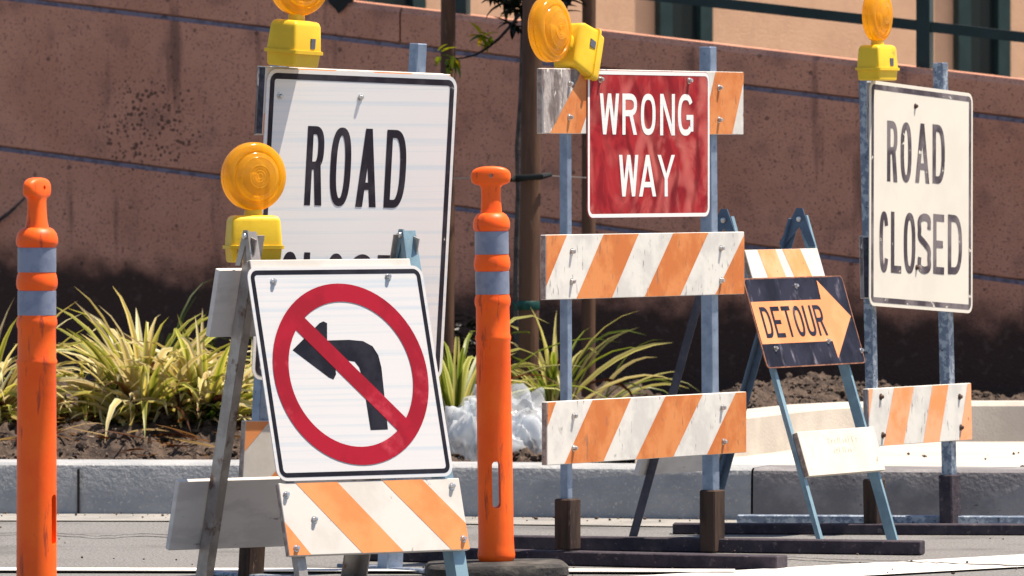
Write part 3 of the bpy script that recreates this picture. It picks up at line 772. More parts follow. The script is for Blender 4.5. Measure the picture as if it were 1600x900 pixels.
# ------------------------------------------------------------------ warning lights, bolts, boards, letters
def warning_light(parent, base, yaw=0.0, up=None, nrm=None, scale=1.0, head_yaw=None, latch=True):
    """origin at the middle of the case bottom"""
    if up is None:
        Mx = Matrix.Rotation(R(yaw), 4, 'Z')
    else:
        z = V3(up).normalized(); f = V3(nrm); f = (f - z * f.dot(z)).normalized(); y = -f; x = y.cross(z)
        Mx = Matrix((x, y, z)).transposed().to_4x4()
    Mx = Matrix.Translation(base) @ Mx @ Matrix.Scale(scale, 4)
    HM = Mx if head_yaw is None else Mx @ Matrix.Rotation(R(head_yaw), 4, 'Z')
    bm = bmesh.new()
    def lofted(secs, e=6):
        b2 = bmesh.new(); loft(b2, secs, 28, e, Mx)
        me = bpy.data.meshes.new('work'); b2.to_mesh(me); b2.free(); bm.from_mesh(me); bpy.data.meshes.remove(me)
    lofted([(0, .064, .040), (.004, .068, .044), (.036, .0705, .0465), (.0365, .0765, .0525), (.046, .0765, .0525), (.0465, .0715, .0475), (.112, .067, .043), (.122, .063, .039), (.127, .054, .03)], 13)
    lofted([(.124, .026, .02), (.15, .022, .018)], 3)
    case = obj('warning_light', bm, M['yellow'], parent, smooth=True)
    bm = bmesh.new()
    prof = [(0, .040), (.030, .0385), (.052, .033), (.064, .0255), (.0665, .022), (.070, .022), (.073, .0255), (.083, .0245), (.090, .019), (.0925, .012),
            (.0925, .0015), (.0905, 0), (.0925, -.0015), (.0925, -.012), (.090, -.019), (.083, -.0245), (.073, -.0255), (.070, -.022), (.0665, -.022), (.064, -.0255), (.052, -.033), (.030, -.0385), (0, -.040)]
    rib = []
    for (ra, ya), (rb, yb) in zip(prof, prof[1:]):          # fine concentric ribs moulded in the domes
        k = max(1, int(abs(rb - ra) / .0035)) if max(ra, rb) <= .0645 else 1
        for j in range(k): rib.append((ra + (rb - ra) * j / k, (ya + (yb - ya) * j / k) * (1.0 if j % 2 == 0 else .965)))
    prof = rib + [prof[-1]]
    lathe(bm, prof, HM @ Matrix.Translation((0, 0, .232)) @ Matrix.Rotation(R(90), 4, 'X'), 40)
    obj('lens', bm, M['lens'], case, smooth=True)
    bm = bmesh.new()
    lathe(bm, [(0, .148), (.02, .148), (.018, .176), (.0135, .18), (.0135, .20), (.019, .212), (.019, .226), (.012, .24), (0, .244)], HM, 18)
    obj('bulb', bm, M['bulb'], case, smooth=True)
    if not latch: return case
    bm = bmesh.new()
    q = [V3(p) for p in ((-.011, -.048, .06), (.011, -.048, .06), (.011, -.048, .088), (-.011, -.048, .088), (-.011, -.040, .06), (.011, -.040, .06), (.011, -.040, .088), (-.011, -.040, .088))]
    q = [V3((p.x + .02, p.y - .0005, p.z - .008)) for p in q]
    quadbox(bm, [Mx @ p for p in q]); obj('latch', bm, M['latch'], case)
    return case
def bolts(F, parent, pts, w, m='bolt', r=.007, h=.011):
    for px, py in pts:
        u, v = F.uv(px, py, w)
        c = F.p(u, v, w)
        Mx = Matrix((F.U, F.V, F.N)).transposed().to_4x4(); Mx = Matrix.Translation(c) @ Mx
        bm = bmesh.new(); lathe(bm, [(0, -.004), (r * 1.45, -.004), (r * 1.45, .002), (r, .0025), (r * .95, h * .6), (r * .7, h * .92), (0, h)], Mx, 10)
        obj('bolt', bm, M[m], parent, smooth=True)
def board(F, parent, u0, u1, v0, v1, w0, w1, stripes=(), mats=None, name='board', ragged=0.0, ends=True):
    """stripes: (u_top_left, u_top_right, shift to the bottom) in board units; painted in the front face"""
    bm = bmesh.new()
    vs_, fs_ = boxf(bm, F, u0, u1, v0, v1, w0, w1)
    if ends:
        for f in fs_:
            c = f.calc_center_median()
            du = (c - F.O).dot(F.U)
            if abs(du - u0) < 1e-4 or abs(du - u1) < 1e-4: f.material_index = 2
    bevel(bm, .0018, 1)
    w = w1 + (.0007 if w1 > w0 else -.0007)
    for a, b, sh in stripes:
        poly = clip([(a + sh, v0), (b + sh, v0), (b, v1), (a, v1)], u0 + .001, u1 - .001, v0 + .0012, v1 - .0012)
        if len(poly) >= 3:
            f = bm.faces.new([bm.verts.new(F.p(u, v, w)) for u, v in poly]); f.material_index = 1
    return obj(name, bm, mats or [M['cream'], M['orange_str'], M['wood_end']], parent)
def stripes_px(F, w, ytop, ybot, pairs):
    """pairs of pixel columns at the top edge and at the bottom edge: (xt0, xt1, xb0, xb1)"""
    out = []
    for xt0, xt1, xb0, xb1 in pairs:
        a = F.uv(xt0, ytop, w)[0]; b = F.uv(xt1, ytop, w)[0]; c = F.uv(xb0, ybot, w)[0]; d = F.uv(xb1, ybot, w)[0]
        out.append((a, b, ((c - a) + (d - b)) / 2))
    return out

def sup(cx, cy, rx, ry, a0, a1, n=22, e=2.5):
    out = []
    for i in range(n + 1):
        a = R(a0 + (a1 - a0) * i / n); c, s = math.cos(a), math.sin(a)
        out.append((cx + rx * math.copysign(abs(c) ** (2 / e), c), cy + ry * math.copysign(abs(s) ** (2 / e), s)))
    return out
def spline(P, k=6):
    out = []
    for i in range(len(P) - 1):
        p0, p1, p2, p3 = P[max(0, i - 1)], P[i], P[i + 1], P[min(len(P) - 1, i + 2)]
        for j in range(k):
            t = j / k
            out.append(tuple(.5 * ((2 * p1[q]) + (-p0[q] + p2[q]) * t + (2 * p0[q] - 5 * p1[q] + 4 * p2[q] - p3[q]) * t * t + (-p0[q] + 3 * p1[q] - 3 * p2[q] + p3[q]) * t ** 3) for q in (0, 1)))
    return out + [P[-1]]
def glyph(ch, w, h, t):
    """strokes of a narrow gothic capital in a w x h box: ('path', pts, closed) or ('poly', pts)"""
    a = t / 2; m = t * 1.12
    P = lambda *pts: ('poly', list(pts)); L = lambda pts, c=False: ('path', pts, c)
    stem = P((0, 0), (t, 0), (t, h), (0, h))
    if ch == 'O': return [L(sup(w / 2, h / 2, w / 2 - a, h / 2 - a, 0, 360, 40)[:-1], True)]
    if ch == 'C': return [L(sup(w / 2, h / 2, w / 2 - a, h / 2 - a, 32, 328, 36))]
    if ch == 'G': return [L(sup(w / 2, h / 2, w / 2 - a, h / 2 - a, 34, 318, 36)), P((w - t, h * .10), (w, h * .10), (w, h * .50), (w - t, h * .50)), P((w * .55, h * .38), (w - t * .9, h * .38), (w - t * .9, h * .50), (w * .55, h * .50))]
    if ch == 'D':
        return [stem, L([(t * .9, h - a)] + sup(w * .42, h / 2, w * .58 - a, h / 2 - a, 88, -88, 26) + [(t * .9, a)])]
    if ch == 'R':
        y = h * .45
        return [stem, L([(t * .9, h - a)] + sup(w * .48, (h + y) / 2 - a * .0, w * .52 - a, (h - y) / 2 - a, 88, -88, 22) + [(t * .9, y + a)]),
                P((w * .45, y + a), (w * .45 + m, y + a), (w, 0), (w - m, 0))]
    if ch == 'E': return [stem, P((t * .9, h - t), (w, h - t), (w, h), (t * .9, h)), P((t * .9, 0), (w, 0), (w, t), (t * .9, t)), P((t * .9, h * .5 - a), (w * .88, h * .5 - a), (w * .88, h * .5 + a), (t * .9, h * .5 + a))]
    if ch == 'L': return [stem, P((t * .9, 0), (w, 0), (w, t), (t * .9, t))]
    if ch == 'T': return [P((w / 2 - a, 0), (w / 2 + a, 0), (w / 2 + a, h - t * .9), (w / 2 - a, h - t * .9)), P((0, h - t), (w, h - t), (w, h), (0, h))]
    if ch == 'U': return [L([(a, h)] + [(a, h * .45)] + sup(w / 2, h * .3, w / 2 - a, h * .3 - a, 180, 360, 22) + [(w - a, h * .45), (w - a, h)])]
    if ch == 'A': return [P((0, 0), (m, 0), (w / 2 + m / 2, h), (w / 2 - m / 2, h)), P((w - m, 0), (w, 0), (w / 2 + m / 2, h), (w / 2 - m / 2, h)), P((w * .25, h * .22), (w * .75, h * .22), (w * .72, h * .22 + t * .9), (w * .28, h * .22 + t * .9))]
    if ch == 'Y': return [P((w / 2 - a, 0), (w / 2 + a, 0), (w / 2 + a, h * .46), (w / 2 - a, h * .46)), P((0, h), (m, h), (w / 2 + a, h * .42), (w / 2 - a, h * .42)), P((w - m, h), (w, h), (w / 2 + a, h * .42), (w / 2 - a, h * .42))]
    if ch == 'N': return [stem, P((w - t, 0), (w, 0), (w, h), (w - t, h)), P((0, h), (m, h), (w, 0), (w - m, 0))]
    if ch == 'W':
        q = w / 4; k = m * .92
        return [P((0, h), (k, h), (q + k / 2, 0), (q - k / 2, 0)), P((w / 2 - k / 2, h), (w / 2 + k / 2, h), (q + k / 2, 0), (q - k / 2, 0)),
                P((w / 2 - k / 2, h), (w / 2 + k / 2, h), (3 * q + k / 2, 0), (3 * q - k / 2, 0)), P((w - k, h), (w, h), (3 * q + k / 2, 0), (3 * q - k / 2, 0))]
    if ch == 'S':
        return [L(spline([(w - a * 1.05, h * .74), (w * .86, h * .90), (w * .5, h - a), (w * .13, h * .88), (a, h * .73), (w * .14, h * .60), (w * .5, h * .51), (w * .86, h * .40), (w - a, h * .26), (w * .87, h * .11), (w * .5, a), (w * .13, h * .11), (a * 1.05, h * .27)], 5))]
    return []
def letters(F, parent, items, w, m, t):
    """items: (char, u0, u1, v0, v1)"""
    bm = bmesh.new(); k = 0
    for ch, u0, u1, v0, v1 in items:
        for g in glyph(ch, u1 - u0, v1 - v0, t):
            ww = w + .00012 * (k % 5); k += 1
            if g[0] == 'poly':
                bm.faces.new([bm.verts.new(F.p(u0 + x, v0 + y, ww)) for x, y in g[1]])
            else:
                pts, closed = g[1], g[2]; n_ = len(pts); A, B = [], []
                for i in range(n_):
                    p0 = pts[(i - 1) % n_] if closed or i else pts[0]; p1 = pts[(i + 1) % n_] if closed or i < n_ - 1 else pts[-1]
                    dx, dy = p1[0] - p0[0], p1[1] - p0[1]; l_ = math.hypot(dx, dy) or 1
                    nx_, ny_ = -dy / l_ * t / 2, dx / l_ * t / 2
                    A.append(bm.verts.new(F.p(u0 + pts[i][0] + nx_, v0 + pts[i][1] + ny_, ww))); B.append(bm.verts.new(F.p(u0 + pts[i][0] - nx_, v0 + pts[i][1] - ny_, ww)))
                for i in range(n_ if closed else n_ - 1):
                    j = (i + 1) % n_; bm.faces.new((A[i], A[j], B[j], B[i]))
    return obj('lettering', bm, m, parent)
def word_px(F, w, word, cols, yt, yb):
    """cols: pixel columns (x0, x1) of each letter at mid height; yt, yb: top and bottom rows (left end, right end)"""
    out = []
    for i, (ch, (x0, x1)) in enumerate(zip(word, cols)):
        f = i / max(1, len(word) - 1)
        t_, b_ = yt[0] + (yt[1] - yt[0]) * f, yb[0] + (yb[1] - yb[0]) * f
        ym = (t_ + b_) / 2
        u0 = F.uv(x0, ym, w)[0]; u1 = F.uv(x1, ym, w)[0]; xm = (x0 + x1) / 2
        out.append((ch, u0, u1, F.uv(xm, b_, w)[1], F.uv(xm, t_, w)[1]))
    return out
def panel(F, parent, rect, w0, r, mats, border=None, thick=.003, gaps=()):
    """sign plate; border = (inset, width): a printed line (material 1)"""
    u0, u1, v0, v1 = rect
    bm = bmesh.new(); prism(bm, F, rrect(u0, u1, v0, v1, r), w0, w0 + thick)
    wf = w0 + thick
    # printed face, a hair inside the plate edge
    if border:
        i, b = border
        o = rrect(u0 + i, u1 - i, v0 + i, v1 - i, max(.004, r - i)); q = rrect(u0 + i + b, u1 - i - b, v0 + i + b, v1 - i - b, max(.003, r - i - b))
        n_ = len(o); mids = []
        A = [bm.verts.new(F.p(x, y, wf + .0006)) for x, y in o]; B = [bm.verts.new(F.p(x, y, wf + .0006)) for x, y in q]
        for k in range(n_):
            j = (k + 1) % n_
            f = bm.faces.new((A[k], A[j], B[j], B[k])); f.material_index = 1
    return obj('sign_panel', bm, mats, parent), wf
def square_post(F, parent, ub, vt, side, m, w=0.0, v0=0.0, ut=None, name='post', holes=True):
    ut = ub if ut is None else ut; h = side / 2
    bm = bmesh.new()
    quadbox(bm, [F.p(ub - h, v0, w - h), F.p(ub + h, v0, w - h), F.p(ut + h, vt, w - h), F.p(ut - h, vt, w - h),
                 F.p(ub - h, v0, w + h), F.p(ub + h, v0, w + h), F.p(ut + h, vt, w + h), F.p(ut - h, vt, w + h)])
    bevel(bm, .002)
    return obj(name, bm, m, parent)
def skid(parent, c, ang, la, lb, wd, ht, m, name='skid'):
    """timber foot on the road: from la behind to lb in front of c along ang"""
    t = V3((math.cos(R(ang)), math.sin(R(ang)), 0)); s = V3((-t.y, t.x, 0)) * wd / 2; z = V3((0, 0, .0015)); up = V3((0, 0, ht))
    a, b = V3((c[0], c[1], 0)) - t * la + z, V3((c[0], c[1], 0)) + t * lb + z
    bm = bmesh.new(); quadbox(bm, [a - s, b - s, b + s, a + s, a - s + up, b - s + up, b + s + up, a + s + up]); bevel(bm, .003)
    return obj(name, bm, m, parent)
def G(px, d): return V3(((px - 800) * d / FPX, d, 0))
def angle_leg(parent, foot, head, fdir, sdir, a, b, th, m, name='leg'):
    """angle-iron leg: flanges along fdir (a) and sdir (b)"""
    bm = bmesh.new()
    f, s = V3(fdir), V3(sdir)
    def bar(o, e1, l1, e2, l2):
        quadbox(bm, [foot + o, foot + o + e1 * l1, head + o + e1 * l1, head + o, foot + o + e2 * l2, foot + o + e1 * l1 + e2 * l2, head + o + e1 * l1 + e2 * l2, head + o + e2 * l2])
    bar(V3((0, 0, 0)), f, a, s, th); bar(s * (th + .0003), f, th, s, b)
    return obj(name, bm, m, parent)

# ------------------------------------------------------------------ big ROAD CLOSED barricade on the left
FL = Frame(G(393, 21.1), 44, -3.0, 1.3)
BL = thing('barricade', 'big white road closed barricade with amber light, partly hidden behind the no-left-turn sign', 'barricade', FL.O, 'road closed barricades')
ulr = FL.uv(611, 880)[0]
square_post(FL, BL, 0, FL.uv(436, 96)[1], .034, M['galv'])
square_post(FL, BL, ulr, FL.uv(656, 68)[1], .036, M['galv'])
for u in (0, ulr): 
    bm = bmesh.new(); boxf(bm, FL, u - .03, u + .03, .0, FL.uv(392, 800)[1], .019, -.026); bevel(bm, .003); obj('post_sleeve', bm, M['stub'] if u == 0 else M['galv'], BL)
for u in (0, ulr):
    p = FL.p(u, 0); skid(BL, p, -52, .22, .22, .05, .012, M['galv_dark'])
for tl, bl_ in (((397, 103), (393, 209)), ((377, 657), (372, 748))):
    w = .019
    u0 = FL.uv(*tl, w)[0]; v1 = FL.uv(*tl, w)[1]; v0 = FL.uv(*bl_, w)[1]
    uR_ = ulr + .075
    st = [(u0 - .16 + k * .287, u0 - .16 + k * .287 + .143, -.17) if v1 > .8 else (u0 - .02 + k * .287, u0 - .02 + k * .287 + .11, -.17) for k in range(5)]
    if v1 > .8:
        board(FL, BL, FL.uv(413, 150, .06)[0], uR_, v0, v1, .033, .0600, st, [M['cream'], M['orange_str'], M['board_end_dark']])
        board(FL, BL, FL.uv(405, 150, .033)[0], uR_, v0 - .003, v1 + .001, .018, .0325, (), [M['cream'], M['orange_str'], M['peeled']], name='backing_board')
    else: board(FL, BL, u0, uR_, v0, v1, .018, .037, st, [M['cream'], M['orange_str'], M['wood_end']])
um, vm = FL.uv(375, 420, .019)
board(FL, BL, FL.uv(386, 380, .019)[0], ulr + .075, FL.uv(386, 480, .019)[1], FL.uv(386, 380, .019)[1], .018, .0600, (), None)
rl = FL.rect((415, 108), (716, 118), (396, 599), (689, 589), .063)
pl_, wf = panel(FL, BL, rl, .0605, .035, [M['white_sheet'], M['black_worn']], (.011, .0165))
lt = word_px(FL, wf, 'ROAD', [(478, 505), (516, 548), (558, 590), (602, 634)], (197, 203), (321, 325))
letters(FL, pl_, lt, wf + .0006, M['black_worn'], .0225)
lt = word_px(FL, wf, 'CLOSED', [(436, 464), (472, 497), (507, 537), (547, 577), (587, 610), (620, 652)], (393, 400), (516, 521))
letters(FL, pl_, lt, wf + .0006, M['black_worn'], .0225)
bolts(FL, BL, [(563, 152), (437, 150), (640, 560)], wf)
bp = FL.p(FL.uv(455, 103, .0)[0], FL.uv(455, 103, .0)[1], .0)
bp = at(457, 104, FL.p(*FL.uv(457, 104, .10), .10).y)
warning_light(BL, bp, up=FL.V * 1.0 + V3((.03, 0, 0)), nrm=(math.sin(R(60)), -math.cos(R(60)), 0), head_yaw=-22)

# ------------------------------------------------------------------ WRONG WAY barricade
FW = Frame(G(885, 21.8), 58.4)
BW = thing('barricade', 'orange and white striped barricade carrying the red wrong way sign', 'barricade', FW.O)
uwr = FW.uv(1111, 600)[0]
square_post(FW, BW, 0, FW.uv(885, 98)[1], .026, M['galv'], ut=-.006, v0=.10)
square_post(FW, BW, uwr, FW.uv(1106, 73)[1], .038, M['galv'], ut=FW.uv(1106, 80)[0], v0=.10)
for u, yt in ((0, 779), (uwr, 765)):
    bm = bmesh.new(); px = 885 if u == 0 else 1113
    boxf(bm, FW, u - .032, u + .032, .002 if u else .044, FW.uv(px, yt)[1], -.022, .030); bevel(bm, .004); obj('post_sleeve', bm, M['stub'], BW)
skid(BW, FW.p(.0, 0, 0), -24, .66, .66, .085, .039, M['skid'])
pr_ = FW.p(uwr, 0, -.075); skid(BW, pr_, -15, .62, .70, .07, .040, M['skid'])
w = .016
for k, (tl, tr, bl_, br_, prs) in enumerate((
        ((846, 107), (1162, 112), (849, 208), (1162, 211), [(846 + 0, 866, 780, 800), (884, 940, 852, 905), (1118, 1165, 1090, 1150)]),
        ((850, 367), (1163, 362), (856, 468), (1163, 460), [(800, 886, 760, 842), (943, 998, 902, 954), (1052, 1107, 1006, 1063), (1165, 1222, 1117, 1175)]),
        ((853, 628), (1166, 612), (857, 727), (1166, 707), [(800, 869, 770, 828), (926, 986, 884, 940), (1040, 1098, 994, 1050), (1150, 1222, 1106, 1175)]))):
    u0, u1, v0, v1 = FW.rect(tl, tr, bl_, br_, w + .019)
    st = stripes_px(FW, w + .019, (tl[1] + tr[1]) / 2, (bl_[1] + br_[1]) / 2, prs)
    board(FW, BW, u0, u1, v0, v1, w, w + .019, st, [M['cream_worn'], M['orange_worn'], M['wood_end']])
    if k == 0:
        a = FW.uv(888, 190, w + .019)[0]
        bm = bmesh.new(); f = bm.faces.new([bm.verts.new(FW.p(x, y, w + .0205)) for x, y in ((u0 + .002, v0 + .002), (u0 + .04, v0 + .002), (a + .05, v1 - .03), (a + .07, v1 - .002), (u0 + .002, v1 - .002))])
        obj('peeled_patch', bm, M['peeled'], BW)
ws = w + .0195
rw = FW.rect((914, 110), (1106, 112), (919, 341), (1109, 339), ws)
# wiping smears that curl across the red face
nn, ll = M['red_sheet'].node_tree.nodes, M['red_sheet'].node_tree.links
pb = nn['Principled BSDF']; src = pb.inputs['Base Color'].links[0].from_socket
for (sx_, sy_), sc_, lo_, hi_, col_ in (((968, 285), 2.1, .62, 1.0, (.50, .13, .11)), ((1060, 330), 1.7, .74, 1.0, (.46, .10, .09)), ((940, 262), 2.6, .80, 1.0, (.12, .002, .006))):
    cpos = FW.p(*FW.uv(sx_, sy_, ws), ws) - FW.O
    tcn = nn.new('ShaderNodeTexCoord'); mpn = nn.new('ShaderNodeMapping'); mpn.inputs['Location'].default_value = -cpos
    wv = nn.new('ShaderNodeTexWave'); wv.wave_type = 'RINGS'; wv.rings_direction = 'SPHERICAL'
    wv.inputs['Scale'].default_value = sc_; wv.inputs['Distortion'].default_value = 3.5; wv.inputs['Detail'].default_value = 4; wv.inputs['Detail Scale'].default_value = 2.2
    ll.new(tcn.outputs['Object'], mpn.inputs[0]); ll.new(mpn.outputs[0], wv.inputs['Vector'])
    nzn = nn.new('ShaderNodeTexNoise'); nzn.inputs['Scale'].default_value = 6; ll.new(tcn.outputs['Object'], nzn.inputs['Vector'])
    r1_ = nn.new('ShaderNodeMapRange'); r1_.inputs[1].default_value = lo_; r1_.inputs[2].default_value = hi_; ll.new(wv.outputs['Fac'], r1_.inputs[0])
    r2_ = nn.new('ShaderNodeMapRange'); r2_.inputs[1].default_value = .42; r2_.inputs[2].default_value = .62; r2_.inputs[4].default_value = .8; ll.new(nzn.outputs[0], r2_.inputs[0])
    mu = nn.new('ShaderNodeMath'); mu.operation = 'MULTIPLY'; ll.new(r1_.outputs[0], mu.inputs[0]); ll.new(r2_.outputs[0], mu.inputs[1])
    mxn = nn.new('ShaderNodeMix'); mxn.data_type = 'RGBA'; ll.new(mu.outputs[0], mxn.inputs[0]); ll.new(src, mxn.inputs[6]); mxn.inputs[7].default_value = (*col_, 1)
    src = mxn.outputs[2]
ll.new(src, pb.inputs['Base Color'])
pw_, wf = panel(FW, BW, rw, ws, .028, [M['red_sheet'], M['white_sheet']], (.0015, .0105))
it = word_px(FW, wf, 'WRONG', [(937, 967), (972, 995), (1001, 1024), (1031, 1054), (1059, 1083)], (146, 147), (210, 212))
letters(FW, pw_, it, wf + .0006, M['white_sheet'], .0175)
it = word_px(FW, wf, 'WAY', [(967, 997), (998, 1025), (1027, 1054)], (242, 242), (307, 307))
letters(FW, pw_, it, wf + .0006, M['white_sheet'], .0175)
bolts(FW, BW, [(889, 183), (889, 131), (1123, 137), (1123, 187), (893, 393), (893, 440), (1126, 388), (1126, 438), (896, 650), (896, 700), (1128, 637), (1130, 690)], w + .019, h=.014)
bolts(FW, BW, [(937, 124), (1076, 126)], wf, h=.014)
wup = V3((-.48, -.80, .36)).normalized()
warning_light(BW, at(859, 46, 21.7) - wup * .232, up=wup, nrm=(.78, -.62, .10))

# ------------------------------------------------------------------ worn ROAD CLOSED barricade on the right
FR = Frame(G(1367, 23.6), 60, 1.4)
FRs = Frame(FR.O, 60, 1.4, 3.0)
BR = thing('barricade', 'smaller faded road closed barricade near the right edge with faded orange stripes', 'barricade', FR.O, 'road closed barricades')
urr = FR.uv(1484, 780)[0]
square_post(FR, BR, 0, FR.uv(1345, 95)[1], .030, M['galv_dark'], v0=.1)
square_post(FR, BR, urr, FR.uv(1463, 98)[1], .036, M['galv_dark'], v0=.1)
bm = bmesh.new(); boxf(bm, FR, -.034, .034, .002, FR.uv(1367, 748)[1], -.022, .024); bevel(bm, .004); obj('post_sleeve', bm, M['stub'], BR)
bm = bmesh.new(); boxf(bm, FR, urr - .034, urr + .034, .002, FR.uv(1488, 741)[1], -.022, .024); bevel(bm, .004); obj('post_sleeve', bm, M['skid'], BR)
skid(BR, FR.p(0, 0, .045), -4, .66, .80, .07, .032, M['skid'])
pr_ = FR.p(urr, 0, -.055); skid(BR, pr_, -6, .62, .62, .05, .034, M['galv_dark'])
w = .016
for k, (tl, bl_, xr) in enumerate((((1338, 127), (1338, 221), 1500), ((1341, 367), (1343, 466), 1505))):
    u0 = FR.uv(*tl, w + .019)[0] ; v1 = FR.uv(*tl, w + .019)[1]; v0 = FR.uv(*bl_, w + .019)[1]
    u1 = FR.uv(xr - 18, 200, w + .019)[0]
    Fk = FRs if k == 0 else FR
    board(Fk, BR, FR.uv(1356, 200, .06)[0], u1, v0, v1 - .006, .033, .060, [(u0 + .03 + .2 * i, u0 + .13 + .2 * i, -.1) for i in range(3)], [M['cream_worn'], M['orange_fade'], M['board_end_dark']])
    board(Fk, BR, FR.uv(1346, 200, .033)[0], u1, v0 - .002, v1 - .003, w, .0325, (), [M['cream_worn'], M['orange_fade'], M['peeled']], name='backing_board')
u0, u1, v0, v1 = FR.rect((1355, 609), (1517, 597), (1360, 697), (1519, 688), w + .019)
st = stripes_px(FR, w + .019, 603, 692, [(1340, 1364, 1330, 1350), (1397, 1428, 1384, 1408), (1457, 1482, 1440, 1470), (1512, 1540, 1496, 1530)])
board(FR, BR, u0, u1, v0, v1, w, w + .019, st, [M['cream_worn'], M['orange_fade'], M['peeled']])
rr_ = FRs.rect((1355, 127), (1515, 143), (1362, 483), (1524, 485), .063)
pr2, wf = panel(FRs, BR, rr_, .0605, .03, [M['white_sheet_old'], M['black_faded']], (.011, .016))
it = word_px(FRs, wf, 'ROAD', [(1386, 1402), (1407, 1424), (1430, 1452), (1457, 1476)], (189, 195), (284, 287))
letters(FRs, pr2, it, wf + .0006, M['black_faded'], .0225)
it = word_px(FRs, wf, 'CLOSED', [(1374, 1388), (1392, 1408), (1412, 1430), (1434, 1454), (1458, 1475), (1481, 1503)], (330, 336), (426, 429))
letters(FRs, pr2, it, wf + .0006, M['black_faded'], .0225)
bolts(FRs, BR, [(1430, 166), (1432, 418)], wf, 'rustbolt', .006, .01)
bolts(FR, BR, [(1376, 620), (1379, 680), (1499, 620), (1501, 668)], w + .019, 'rustbolt', .007)
warning_light(BR, at(1371, 126, FR.p(*FR.uv(1371, 126, .10), .10).y), 58, scale=.86, head_yaw=6)

# ------------------------------------------------------------------ A-frame stands
def a_frame(root, O, yaw, lean, width, spread, height, mfront, mrear, lf=(.03, .02), rf=(.03, .03), rleg=.036, mrear2=None, mfront2=None):
    F = Frame(O, yaw, lean); n = V3((F.N.x, F.N.y, 0)).normalized()
    B = Frame(O - n * spread, yaw, -lean)      # rear plane leans the other way
    legs = []
    for u, (fa, fb) in ((0, lf), (width - rf[0], rf)):
        angle_leg(root, F.p(u, .002), F.p(u, height), F.U, -F.N, fa, fb, .004, mfront2 if (u == 0 and mfront2) else mfront)
    for u, inw, mm in ((0, 1, mrear), (width, -1, mrear2 or mrear)):
        angle_leg(root, B.p(u + .006 * inw, .002, -.006), B.p(u + .006 * inw, height - .012, -.006), B.U * inw, B.N, rleg, rleg * .75, .004, mm)
    ap = V3((F.p(0, height).x, F.p(0, height).y, 0))
    mid = (F.p(0, height) + B.p(0, height)) * .5
    for u, mm in ((-.0065, mrear if mfront2 else mrear2 or mrear), (width - rf[0] - .0065, mrear2 or mfront)):
        top = mid + F.U * u + V3((0, 0, .004 if mfront2 else .022)); bm = bmesh.new()
        fa, fb = F.p(u, height - .10, .004), B.p(u, height - .10, -.020)
        q = [fa, fa + (top - fa) * .55 , top - F.V * .0 + n * .006, top - n * .012, fb + (top - fb) * .55, fb]
        q = [fa - n * .022, fa, top + n * .010, top - n * .010, fb, fb + n * .022, mid + F.U * u - V3((0, 0, .035))]
        a_ = [bm.verts.new(p) for p in q]; b_ = [bm.verts.new(p + F.U * .004) for p in q]
        bm.faces.new(a_); bm.faces.new(list(reversed(b_)))
        for i in range(len(q)): bm.faces.new((a_[i], b_[i], b_[(i + 1) % len(q)], a_[(i + 1) % len(q)]))
        obj('hinge_plate', bm, mm, root)
        c = mid + F.U * (u - .0003) - V3((0, 0, .012)); Mx = Matrix((F.V, F.N, -F.U)).transposed().to_4x4()
        bm = bmesh.new(); lathe(bm, [(0, 0), (.009, 0), (.008, .006), (0, .008)], Matrix.Translation(c) @ Mx, 10); obj('hinge_bolt', bm, M['bolt'], root, smooth=True)
    return F, B
OA = G(472, 20.4)
AN = thing('sign_stand', 'A-frame stand with no-left-turn sign and amber light, closest sign to the camera', 'sign stand', OA, 'A-frame sign stands')
wA = .55
FA = Frame(OA, 36, 15)
hA = FA.uv(374, 362)[1]
F_, B_ = a_frame(AN, OA, 36, 15, wA, .52, hA, M['bluesteel'], M['brownsteel'], (.028, .02), (.040, .042), .056, mfront2=M['brownsteel'])
sA = FA.rect((383, 420), (657, 412), (437, 754), (711, 742), .022)
wA1 = .018
# boards: one behind the sign's head, the striped one below
u0, u1, v0, v1 = FA.rect((390, 408), (640, 402), (400, 470), (650, 462), wA1)
board(FA, AN, u0, u1, v0, v1, .0005, wA1, (), None)
u0, u1, v0, v1 = FA.rect((433, 758), (716, 744), (455, 871), (735, 856), wA1)
yt, yb = 751, 863
st = stripes_px(FA, wA1, yt, yb, [(340, 396, 420, 497), (461, 526, 567, 631), (597, 659, 705, 770)])
board(FA, AN, u0, u1, v0, v1, .0005, wA1, st)
pA, wf = panel(FA, AN, sA, wA1 + .0005, .032, [M['sheet_dimmed'], M['black_ink']], (.0095, .0125))
# prohibition ring, slash and arrow
cu, cv = FA.uv(547, 585, wf)
top = FA.uv(547 - 10, 443, wf)[1]; Ro = (top - FA.uv(560, 727, wf)[1]) / 2; cv = (top + FA.uv(560, 727, wf)[1]) / 2
cu = (FA.uv(427, 570, wf)[0] + FA.uv(668, 598, wf)[0]) / 2
Ri = Ro * .80
bm = bmesh.new()
circ = lambda r, n=72: [(cu + r * math.cos(2 * math.pi * k / n), cv + r * math.sin(2 * math.pi * k / n)) for k in range(n)]
ring(bm, FA, circ(Ro), circ(Ri), wf + .0016)
c45 = math.cos(R(45)); hw = Ro * .095; ln = Ri * 1.02
bm.faces.new([bm.verts.new(FA.p(cu + sx * ln * c45 + sy * hw * c45, cv - sx * ln * c45 + sy * hw * c45, wf + .0012)) for sx, sy in ((-1, -1), (1, -1), (1, 1), (-1, 1))])
obj('prohibition_ring', bm, M['red_ink'], pA)
arrow = [(457, 547), (499, 505), (505, 502), (511, 505), (511, 532), (545, 531), (567, 533), (582, 541), (591, 555), (596, 575), (606, 671), (579, 672), (566, 590), (561, 574), (554, 565), (541, 563), (523, 564), (525, 585), (521, 593), (514, 590)]
